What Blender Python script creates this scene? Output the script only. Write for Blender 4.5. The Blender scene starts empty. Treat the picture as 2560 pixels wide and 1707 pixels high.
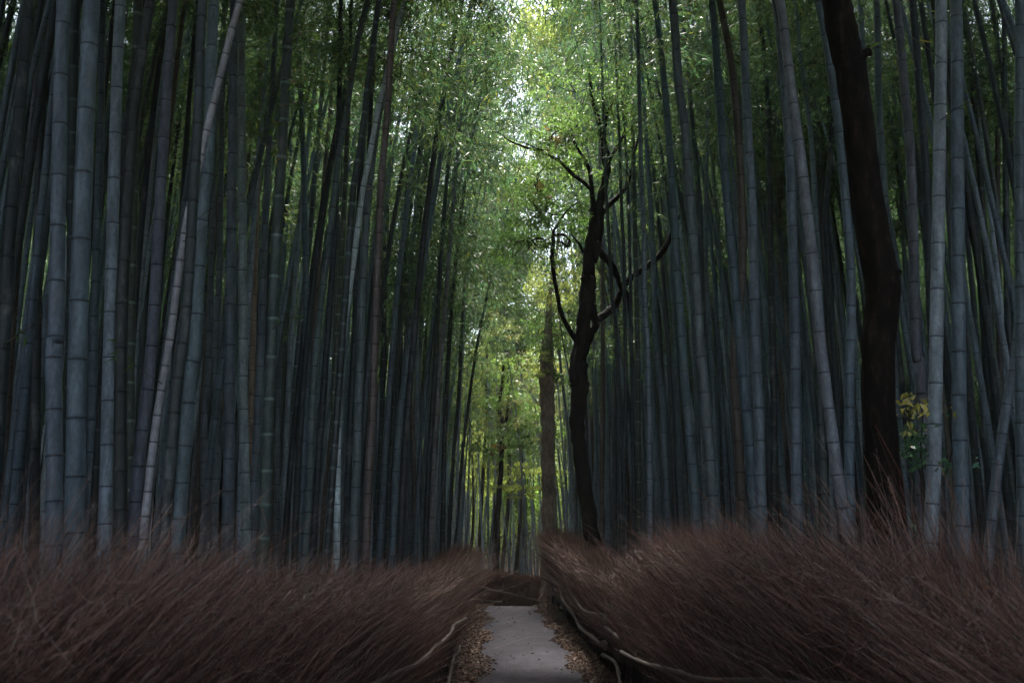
import bpy, math, random
import numpy as np
from mathutils import Vector, Matrix

rng = np.random.default_rng(7)
random.seed(7)
scene = bpy.context.scene
C = scene.collection
PI = math.pi

# ------------------------------------------------------------------ camera geometry
F = 995.0; CX, CY = 512.0, 341.0; HY = 522.0; VX = 487.0; CAMZ = 1.9
PITCH = math.atan((HY - CY) / F)
cp, sp = math.cos(PITCH), math.sin(PITCH)
YAW = math.atan((CX - VX) / math.hypot(F, HY - CY))     # camera looks slightly right of the path
cyw, syw = math.cos(YAW), math.sin(YAW)

def ray(px, py):
    r = px - CX; u = CY - py
    y = F * cp - u * sp
    z = F * sp + u * cp
    return np.array([r * cyw + y * syw, -r * syw + y * cyw, z])

def pt(px, py, Y):
    d = ray(px, py); k = Y / d[1]
    return np.array([d[0] * k, Y, CAMZ + d[2] * k])

def proj(x, y, z):
    X = x * cyw - y * syw; Y = x * syw + y * cyw; Z = z - CAMZ
    f = Y * cp + Z * sp; u = -Y * sp + Z * cp
    return CX + F * X / f, CY - F * u / f

def xp(x, y):
    return proj(x, y, CAMZ)[0]

REG = {'A': (0, 0, .2194), 'B': (340, 0, .2194), 'C': (680, 0, .2194), 'D': (0, 340, .2187), 'E': (340, 340, .2187),
       'F': (680, 340, .2187), 'P': (480, 96, .13265), 'Q': (480, 280, .13265), 'R': (340, 280, .10204),
       'S': (340, 420, .10204), 'T': (240, 0, .15306)}

def parse(s):
    out = []
    for tok in s.split():
        k, xy = tok.split(':'); a, b = xy.split(',')
        ox, oy, sc = REG[k]
        out.append((ox + float(a) * sc, oy + float(b) * sc))
    return out

def sstep(a, b, x):
    t = np.clip((x - a) / (b - a), 0, 1); return t * t * (3 - 2 * t)

def ground(x, y):
    x = np.asarray(x, float); y = np.asarray(y, float)
    g = -0.95 * sstep(23.2, 30.0, y)
    h = 9.0 * sstep(36, 60, np.abs(x)) + 10.0 * sstep(58, 110, y) + 6 * sstep(20, 45, -y)
    return g + h

def xL(y):
    return np.interp(y, [0, 2, 4, 8, 13, 60], [-1.6, -1.35, -1.12, -.82, -.47, -.47])

def xR(y):
    return np.interp(y, [0, 2, 3.5, 6, 11, 60], [2.2, 2.0, 1.8, 1.62, 1.55, 1.53])

# ------------------------------------------------------------------ materials
def mat(name):
    m = bpy.data.materials.new(name); m.use_nodes = True
    nt = m.node_tree; nt.nodes.clear()
    return m, nt, nt.nodes, nt.links

def nd(nodes, t, **kw):
    n = nodes.new(t)
    for k, v in kw.items():
        if k.startswith('i_'):
            n.inputs[k[2:].replace('_', ' ')].default_value = v
        else: setattr(n, k, v)
    return n

def mul(nodes, links, a, b, f=1.0):
    m = nodes.new('ShaderNodeMix'); m.data_type = 'RGBA'; m.blend_type = 'MULTIPLY'
    m.inputs['Factor'].default_value = f
    links.new(a, m.inputs[6]); links.new(b, m.inputs[7])
    return m.outputs[2]

def ramp(nodes, links, fac, stops):
    r = nodes.new('ShaderNodeValToRGB'); links.new(fac, r.inputs[0])
    e = r.color_ramp.elements
    while len(e) < len(stops): e.new(.5)
    for i, (p, c) in enumerate(stops):
        e[i].position = p; e[i].color = (c[0], c[1], c[2], 1) if not isinstance(c, (int, float)) else (c, c, c, 1)
    return r.outputs[0]

def coords(nodes, links, scale, object_space=False):
    tc = nodes.new('ShaderNodeTexCoord')
    mp = nodes.new('ShaderNodeMapping'); mp.inputs['Scale'].default_value = scale
    if object_space:
        links.new(tc.outputs['Object'], mp.inputs[0])
    else:
        g = nodes.new('ShaderNodeNewGeometry'); links.new(g.outputs['Position'], mp.inputs[0])
    return mp.outputs[0]

def noise(nodes, links, vec, scale, detail=4, rough=.6):
    n = nodes.new('ShaderNodeTexNoise'); n.inputs['Scale'].default_value = scale
    n.inputs['Detail'].default_value = detail; n.inputs['Roughness'].default_value = rough
    if vec is not None: links.new(vec, n.inputs['Vector'])
    return n.outputs['Fac']

def principled(nodes, links, color, rough, spec=.4, bump=None, bstr=.3, bdist=.01):
    p = nodes.new('ShaderNodeBsdfPrincipled')
    if color is not None: links.new(color, p.inputs['Base Color'])
    if isinstance(rough, float): p.inputs['Roughness'].default_value = rough
    else: links.new(rough, p.inputs['Roughness'])
    p.inputs['Specular IOR Level'].default_value = spec
    if bump is not None:
        b = nodes.new('ShaderNodeBump'); b.inputs['Strength'].default_value = bstr; b.inputs['Distance'].default_value = bdist
        links.new(bump, b.inputs['Height']); links.new(b.outputs[0], p.inputs['Normal'])
    return p

def out(nodes, links, sh):
    o = nodes.new('ShaderNodeOutputMaterial'); links.new(sh, o.inputs['Surface'])

def objcol_vcol(nodes, links):
    oi = nodes.new('ShaderNodeObjectInfo')
    at = nd(nodes, 'ShaderNodeAttribute', attribute_name='col')
    return mul(nodes, links, oi.outputs['Color'], at.outputs['Color'])

def make_culm_mat():
    m, nt, n, l = mat('bamboo_culm_skin')
    c = objcol_vcol(n, l)
    v = coords(n, l, (1, 1, .22))
    a = noise(n, l, v, 14, 6, .68)
    c = mul(n, l, c, ramp(n, l, a, [(.3, .6), (.5, .95), (.68, 1.45)]))
    v2 = coords(n, l, (1, 1, .6))
    b = noise(n, l, v2, 38, 3, .6)
    c = mul(n, l, c, ramp(n, l, b, [(.34, .82), (.6, 1.12)]))
    w = noise(n, l, coords(n, l, (1, 1, .45)), 4.0, 5, .75)
    mx = n.new('ShaderNodeMix'); mx.data_type = 'RGBA'
    l.new(ramp(n, l, w, [(.56, 0.0), (.68, .5)]), mx.inputs[0]); l.new(c, mx.inputs[6])
    mx.inputs[7].default_value = (.24, .25, .25, 1)
    c = mx.outputs[2]
    p = principled(n, l, c, .42, .38, b, .12, .004)
    out(n, l, p.outputs[0]); return m

def make_leaf_mat(name, trans=.45, rough=.4, spec=.55):
    m, nt, n, l = mat(name)
    c = objcol_vcol(n, l)
    p = principled(n, l, c, rough, spec)
    t = n.new('ShaderNodeBsdfTranslucent')
    tc = n.new('ShaderNodeMix'); tc.data_type = 'RGBA'; tc.blend_type = 'MULTIPLY'; tc.inputs[0].default_value = 1
    l.new(c, tc.inputs[6]); tc.inputs[7].default_value = (1.35, 1.5, .85, 1)
    l.new(tc.outputs[2], t.inputs[0])
    ms = n.new('ShaderNodeMixShader'); ms.inputs[0].default_value = trans
    l.new(p.outputs[0], ms.inputs[1]); l.new(t.outputs[0], ms.inputs[2])
    out(n, l, ms.outputs[0]); return m

def make_vcol_mat(name, rough=.75, spec=.25, nscale=30, stretch=(1, 1, 1), lo=.7, hi=1.3, bstr=.3, bd=.01, trans=0):
    m, nt, n, l = mat(name)
    c = objcol_vcol(n, l)
    v = coords(n, l, stretch)
    a = noise(n, l, v, nscale, 5, .65)
    c = mul(n, l, c, ramp(n, l, a, [(.32, lo), (.68, hi)]))
    p = principled(n, l, c, rough, spec, a, bstr, bd)
    out(n, l, p.outputs[0]); return m

def make_bark_mat(name, c1, c2, c3):
    m, nt, n, l = mat(name)
    v = coords(n, l, (1, 1, .35))
    a = noise(n, l, v, 16, 8, .7)
    b = noise(n, l, coords(n, l, (1, 1, .8)), 2.6, 4, .6)
    c = ramp(n, l, a, [(.3, c1), (.55, c2), (.75, c3)])
    c = mul(n, l, c, ramp(n, l, b, [(.35, .65), (.65, 1.35)]))
    p = principled(n, l, c, .85, .2, a, .8, .03)
    out(n, l, p.outputs[0]); return m

def make_asphalt():
    m, nt, n, l = mat('worn_asphalt')
    v = coords(n, l, (1, 1, 1))
    a = noise(n, l, v, 22, 10, .85)
    b = noise(n, l, v, 1.1, 4, .6)
    c = ramp(n, l, a, [(.36, (.017, .015, .019)), (.5, (.035, .031, .040)), (.64, (.078, .070, .085))])
    c = mul(n, l, c, ramp(n, l, b, [(.3, .78), (.7, 1.2)]))
    b2 = noise(n, l, coords(n, l, (1, .4, 1)), 4, 5, .7)
    c = mul(n, l, c, ramp(n, l, b2, [(.38, .7), (.62, 1.12)]))
    # dry leaf crumbs creeping in from the verges
    p = principled(n, l, c, .85, .12, a, .5, .01)
    out(n, l, p.outputs[0]); return m

def make_soil():
    m, nt, n, l = mat('forest_floor')
    v = coords(n, l, (1, 1, 1))
    a = noise(n, l, v, 28, 8, .75)
    b = noise(n, l, v, .8, 4, .6)
    c = ramp(n, l, a, [(.3, (.022, .014, .01)), (.5, (.07, .043, .03)), (.7, (.15, .09, .06))])
    c = mul(n, l, c, ramp(n, l, b, [(.35, .7), (.65, 1.2)]))
    p = principled(n, l, c, .95, .1, a, .8, .03)
    out(n, l, p.outputs[0]); return m

M_CULM = make_culm_mat()
M_LEAF = make_leaf_mat('bamboo_leaf', .42, .45, .5)
M_BLEAF = make_leaf_mat('broad_leaf', .48, .28, .7)
M_WOODS = make_vcol_mat('shaded_leaf_mass', .8, .1)
M_TWIG = make_vcol_mat('twig_bark', .7, .2)
M_BRUSH = make_vcol_mat('dry_brush', .6, .3, 40, (1, 1, .2), .75, 1.25)
M_RAIL = make_vcol_mat('weathered_branch', .7, .25, 30, (1, 1, 1), .55, 1.4, .6, .015)
M_LITTER = make_vcol_mat('dry_leaf', .8, .15)
M_BARK_DARK = make_bark_mat('dark_bark', (.006, .0055, .005), (.017, .014, .012), (.038, .032, .027))
M_BARK_NEAR = make_bark_mat('mossy_dark_bark', (.004, .003, .0025), (.015, .0105, .008), (.06, .043, .032))
M_BARK_MID = make_bark_mat('brown_bark', (.03, .024, .018), (.075, .06, .045), (.15, .125, .10))
M_BARK_PALE = make_bark_mat('pale_bark', (.17, .13, .10), (.34, .265, .215), (.50, .41, .345))
M_ASPH = make_asphalt(); M_SOIL = make_soil()

# ------------------------------------------------------------------ mesh accumulation
class MB:
    def __init__(s): s.v = []; s.f = []; s.c = []; s.m = []; s.n = 0; s.extra = None
    def add(s, v, f, c, mi=0):
        v = np.asarray(v, np.float32).reshape(-1, 3); f = np.asarray(f, np.int32).reshape(-1, 4)
        c = np.asarray(c, np.float32)
        if c.ndim == 1: c = np.tile(c, (len(v), 1))
        s.v.append(v); s.f.append(f + s.n); s.c.append(c); s.m.append(np.full(len(f), mi, np.int32)); s.n += len(v)
    def mesh(s, name, mats, smooth=True):
        v = np.concatenate(s.v); f = np.concatenate(s.f); c = np.concatenate(s.c); mi = np.concatenate(s.m)
        me = bpy.data.meshes.new(name)
        me.vertices.add(len(v)); me.vertices.foreach_set('co', v.ravel())
        me.loops.add(f.size); me.loops.foreach_set('vertex_index', f.ravel())
        me.polygons.add(len(f))
        me.polygons.foreach_set('loop_start', np.arange(0, f.size, 4, dtype=np.int32))
        me.polygons.foreach_set('loop_total', np.full(len(f), 4, np.int32))
        me.polygons.foreach_set('material_index', mi)
        me.polygons.foreach_set('use_smooth', np.full(len(f), smooth))
        for m_ in mats: me.materials.append(m_)
        at = me.attributes.new('col', 'FLOAT_COLOR', 'POINT')
        at.data.foreach_set('color', np.concatenate([c, np.ones((len(c), 1), np.float32)], 1).ravel())
        me.update(); return me
    def obj(s, name, mats, parent=None, color=(1, 1, 1), smooth=True):
        return link(s.mesh(name, mats, smooth), name, parent, color)

def link(me, name, parent=None, color=(1, 1, 1)):
    o = bpy.data.objects.new(name, me); C.objects.link(o); o.color = (*color, 1)
    if parent is not None: o.parent = parent
    return o

def empty(name, loc, label, cat, group=None):
    o = bpy.data.objects.new(name, None); C.objects.link(o); o.location = loc
    o['label'] = label; o['category'] = cat
    if group: o['group'] = group
    o.empty_display_size = .2
    return o

def ring_faces(n, k):
    i = np.arange(n - 1)[:, None] * k; j = np.arange(k)[None, :]; j2 = (j + 1) % k
    return np.stack([i + j, i + j2, i + k + j2, i + k + j], -1).reshape(-1, 4)

def catmull(P, n=6):
    P = np.asarray(P, float)
    if len(P) < 3: 
        t = np.linspace(0, 1, n + 1)[:, None]; return P[0] * (1 - t) + P[-1] * t
    Q = np.vstack([2 * P[0] - P[1], P, 2 * P[-1] - P[-2]]); o = []
    for i in range(1, len(Q) - 2):
        t = np.linspace(0, 1, n, endpoint=False)[:, None]
        a, b, c, d = Q[i - 1], Q[i], Q[i + 1], Q[i + 2]
        o.append(.5 * ((2 * b) + (c - a) * t + (2 * a - 5 * b + 4 * c - d) * t ** 2 + (3 * b - a - 3 * c + d) * t ** 3))
    o.append(P[-1:]); return np.vstack(o)

def tube(mb, P, R, k=8, col=(1, 1, 1), mi=0, rough=0.0, cap=True):
    P = np.asarray(P, float); R = np.broadcast_to(np.asarray(R, float), (len(P),)).copy()
    T = np.gradient(P, axis=0); T /= np.linalg.norm(T, axis=1)[:, None] + 1e-9
    ref = np.array([0.0, 1.0, 0.0]) if abs(T[0][1]) < .8 else np.array([1.0, 0, 0])
    a = np.arange(k) / k * 2 * PI
    V = np.zeros((len(P), k, 3)); u = ref
    for i in range(len(P)):
        u = u - T[i] * u.dot(T[i]); u /= np.linalg.norm(u) + 1e-9; w = np.cross(T[i], u)
        r = R[i] * (1 + rough * (rng.random(k) - .5)) if rough else R[i] * np.ones(k)
        V[i] = P[i] + (np.cos(a) * r)[:, None] * u + (np.sin(a) * r)[:, None] * w
    V = V.reshape(-1, 3)
    if cap:   # close both ends with collapsed rings
        V = np.vstack([np.tile(P[0], (k, 1)), V, np.tile(P[-1] + T[-1] * R[-1] * .5, (k, 1))])
        mb.add(V, ring_faces(len(P) + 2, k), col, mi)
    else: mb.add(V, ring_faces(len(P), k), col, mi)

def unit(a): return a / (np.linalg.norm(a, axis=-1, keepdims=True) + 1e-9)

def leaves(mb, base, dirn, length, width, col, mi=0, fold=.25, shape=.42):
    """many lanceolate leaves, each two quads folded along the midrib"""
    n = len(base); d = unit(dirn)
    r = rng.normal(size=(n, 3)); s = unit(np.cross(d, r)); up = np.cross(s, d)
    L = length[:, None]; W = width[:, None]
    tip = base + d * L - np.array([0, 0, 1]) * L * .12
    mid = base + d * L * shape
    a = mid + s * W * .5 + up * W * fold * .5; b = mid - s * W * .5 + up * W * fold * .5
    V = np.stack([base, a, tip, b], 1).reshape(-1, 3)
    i = np.arange(n)[:, None] * 4
    f = i + np.array([[0, 1, 2, 3]])
    c = np.repeat(col, 4, axis=0)
    mb.add(V, f, c, mi)

# ------------------------------------------------------------------ bamboo crown variants (shared meshes, unit axis length 9 m)
def crown_mesh(name, nspray, ntwig, nleaf, ll, seed, side=0.0):
    mb = MB(); r = np.random.default_rng(seed)
    for s in range(nspray):
        h = r.uniform(0, 1) ** .9 * 9.0
        taper = .55 + .75 * math.sin(PI * min(1, h / 9 * .9 + .12))
        ell = r.uniform(.6, 1.5) * taper
        az = r.uniform(0, 2 * PI)
        d = np.array([math.cos(az), math.sin(az), 0]); rise = r.uniform(.25, .7); dr = r.uniform(.5, 1.1)
        t = np.linspace(0, 1, 6)[:, None]
        P = np.array([0, 0, h]) + d * ell * t + np.array([0, 0, 1]) * ell * (rise * t - dr * t * t)
        P[1:] += r.normal(size=(5, 3)) * .04
        tube(mb, P, np.linspace(.008, .002, 6), 3, (.20, .20, .14), 1, cap=False)
        tt = r.uniform(.12, 1.0, ntwig) ** .8
        pos = np.stack([np.interp(tt, t[:, 0], P[:, k]) for k in range(3)], 1)
        tw = unit(r.normal(size=(ntwig, 3)) + d * .8 - np.array([0, 0, .35]))
        tl = r.uniform(.08, .38, ntwig)
        pos2 = pos + tw * tl[:, None] - np.array([0, 0, 1]) * (tl ** 2)[:, None] * .6
        base = np.repeat(pos2, nleaf, 0) + r.normal(size=(ntwig * nleaf, 3)) * .045
        dirn = np.repeat(tw, nleaf, 0) * .7 + r.normal(size=(ntwig * nleaf, 3)) * .62 - np.array([0, 0, .55])
        n = len(base)
        L = ll * r.uniform(.65, 1.25, n); W = L * r.uniform(.13, .18, n)
        tone = r.uniform(.6, 1.35, n) * r.uniform(.75, 1.25)
        hue = r.uniform(-1, 1, n) * .2 + r.uniform(-.15, .15)
        col = np.stack([tone * (1 + hue), tone, tone * (1 - hue)], 1)
        yel = r.random(n) < .035; col[yel] = np.array([3.2, 2.0, .8]) * r.uniform(.5, 1, (yel.sum(), 1))
        global rng
        leaves(mb, base, dirn, L, W, col, 0)
    return mb.mesh(name, [M_LEAF, M_TWIG])

CROWN_NEAR = [crown_mesh('bamboo_crown', 78, 15, 7, .125, 100 + i) for i in range(6)]
CROWN_MID = [crown_mesh('bamboo_crown_light', 50, 11, 6, .165, 300 + i) for i in range(6)]
CROWN_FAR = [crown_mesh('bamboo_crown_far', 48, 8, 6, .17, 200 + i) for i in range(5)]

# ------------------------------------------------------------------ bamboo
TYPES = {   # albedo, ring style
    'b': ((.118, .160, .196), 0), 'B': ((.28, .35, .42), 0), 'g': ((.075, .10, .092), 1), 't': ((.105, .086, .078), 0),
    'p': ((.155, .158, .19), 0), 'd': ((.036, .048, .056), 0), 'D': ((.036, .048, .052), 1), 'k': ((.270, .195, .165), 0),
    'W': ((.30, .36, .41), 0), 'X': ((.46, .53, .60), 0), 'M': ((.175, .205, .245), 0), 'f': ((.19, .23, .25), 0)}

def culm_rings(path, r0, L0, style, k, detail=True, top_taper=.12):
    """path: dense polyline (N,3) from ground to tip -> ring centres, radii, colour multipliers"""
    seg = np.linalg.norm(np.diff(path, axis=0), axis=1); s = np.concatenate([[0], np.cumsum(seg)]); H = s[-1]
    zs = [0.0]; cur = -rng.uniform(0, L0)
    S, Rr, Cc = [], [], []
    def rad(q): 
        x = q / H
        return r0 * (1 - .28 * x - .60 * x ** 3)
    while cur < H - .1:
        L = L0 * (.72 + .75 * min(1, max(0, cur) / 3.5)) * rng.uniform(.93, 1.07) * (1 if cur < H * .7 else .8)
        if detail:
            if style == 0: prof = [(-.030, 1.0, 1.12), (-.009, 1.01, 1.25), (-.004, 1.055, .30), (.004, 1.055, .28), (.009, 1.0, .9), (.05, .985, 1.05), (L * .5, .98, 1.0)]
            else: prof = [(-.030, 1.0, 1.0), (-.014, 1.01, 2.6), (-.003, 1.06, 2.9), (.004, 1.05, 1.5), (.010, 1.0, .75), (.06, .985, .9), (L * .5, .98, 1.0)]
        else:
            prof = [(-.012, 1.0, 1.05), (0, 1.06, .35 if style == 0 else 2.4), (.012, 1.0, .95)]
        for dz, rm, cm in prof:
            q = cur + dz
            if 0 <= q <= H: S.append(q); Rr.append(rad(q) * rm); Cc.append(cm)
        cur += L
    if S[0] > .001: S.insert(0, 0.0); Rr.insert(0, r0); Cc.insert(0, 1.0)
    S.append(H); Rr.append(rad(H) * .5); Cc.append(1.0)
    S = np.array(S); ctr = np.stack([np.interp(S, s, path[:, i]) for i in range(3)], 1)
    return ctr, np.array(Rr), np.array(Cc)

def culm_add(mb, path, r0, L0, style, k, base=(1, 1, 1), detail=True):
    c, R, Cm = culm_rings(path, r0, L0, style, k, detail)
    a = np.arange(k) / k * 2 * PI
    T = unit(np.gradient(c, axis=0))
    # ring frame perpendicular to the axis
    u = unit(np.cross(np.array([0, 1.0, 0]), T)); w = np.cross(T, u)
    V = c[:, None, :] + (np.cos(a)[None, :, None] * u[:, None, :] + np.sin(a)[None, :, None] * w[:, None, :]) * R[:, None, None]
    col = np.repeat(Cm, k)[:, None] * np.array(base)[None, :]
    mb.add(V.reshape(-1, 3), ring_faces(len(c), k), col)

def grow_path(traced, Y, ytilt=0, height=14.0, inward=1.8, sidegn=1, keep=1.0):
    """traced: list of pixel points (any order) -> 3-D polyline from the ground to the tip"""
    P = np.array([pt(x, y, Y) for x, y in traced]); P = P[np.argsort(P[:, 2])]
    lo = P[0]; sl = (P[min(1, len(P) - 1)] - lo) / max(.2, (P[min(1, len(P) - 1)] - lo)[2])
    gz = float(ground(lo[0], Y)) - .05
    base = lo + sl * (gz - lo[2]) * .8; base[2] = gz
    top = P[-1]; pv = P[-2] if len(P) > 1 else base
    st = (top - pv) / max(.2, (top - pv)[2]); st = np.clip(st, -.45, .45)
    pts = [base] + ([p for p in P if p[2] > gz + .3])
    z = top[2]; n = 6; hz = max(height, z + 2.5)
    for i in range(1, n + 1):
        t = i / n; dz = (hz - z) * t
        p = top + st * keep * dz * (1 - .35 * t); p[2] = z + dz * (1 - .12 * t * t)
        p[0] += sidegn * inward * t * t
        p[1] += ytilt * t * t
        pts.append(p)
    pts = np.array(pts)
    return catmull(pts, 5)

def place_crown(root, path, z0, mesh, color, lenscale=None, rot=None):
    i = int(np.searchsorted(path[:, 2], z0)); i = min(max(i, 1), len(path) - 4)
    a = path[i]; b = path[-1]; d = b - a; L = np.linalg.norm(d)
    o = link(mesh, 'crown', None, color)
    q = Vector(d).to_track_quat('Z', 'Y')
    s = L / 8.3; sh = .75 + .25 * s
    m = Matrix.Translation(Vector(a)) @ q.to_matrix().to_4x4() @ Matrix.Rotation(random.uniform(0, 6.28), 4, 'Z') @ Matrix.Diagonal((sh, sh, s, 1))
    o.parent = root; o.matrix_world = m
    o.matrix_parent_inverse = Matrix.Identity(4)
    o.matrix_local = Matrix.Translation(-root.location) @ m
    return o

def leafcol(kind=None):
    base = {'green': (.100, .158, .092), 'dark': (.056, .095, .056), 'yellow': (.27, .29, .12), 'fresh': (.150, .220, .115)}[kind or 'green']
    j = random.uniform(.85, 1.2)
    return tuple(c * j for c in base)

bamboos = []    # (px at y=330, name phrase, root, Y)

def bamboo(path, r0, typ, label, group, crown=True, z0=6.0, far=False, leaf='green', k=12, L0=.26, Y=10, detail=True, name='bamboo'):
    root = empty(name, tuple(path[0]), label, 'bamboo', group)
    col, style = TYPES[typ]; j = random.uniform(.85, 1.18)
    mb = MB(); culm_add(mb, path - path[0], r0, L0, style, k, detail=detail)
    hv = random.gauss(0, .055); mb.obj('culm', [M_CULM], root, (col[0] * j * 1.04 * (1 + hv * .6 + random.gauss(0, .05)), col[1] * j * 1.04 * (1 + random.gauss(0, .03)), col[2] * j * 1.04 * (1 - hv)))
    if crown:
        place_crown(root, path, z0, random.choice(CROWN_FAR if far else (CROWN_MID if Y > 14 and abs(path[0][0] - .5) < 4.6 else CROWN_NEAR)), leafcol(leaf))
    return root

G_L = 'bamboo culms of the left grove'; G_R = 'bamboo culms of the right grove'
G_FL = 'slender bamboos behind the left front rows'; G_FR = 'slender bamboos behind the right front rows'; G_FE = 'distant bamboos closing the end of the path'

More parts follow.
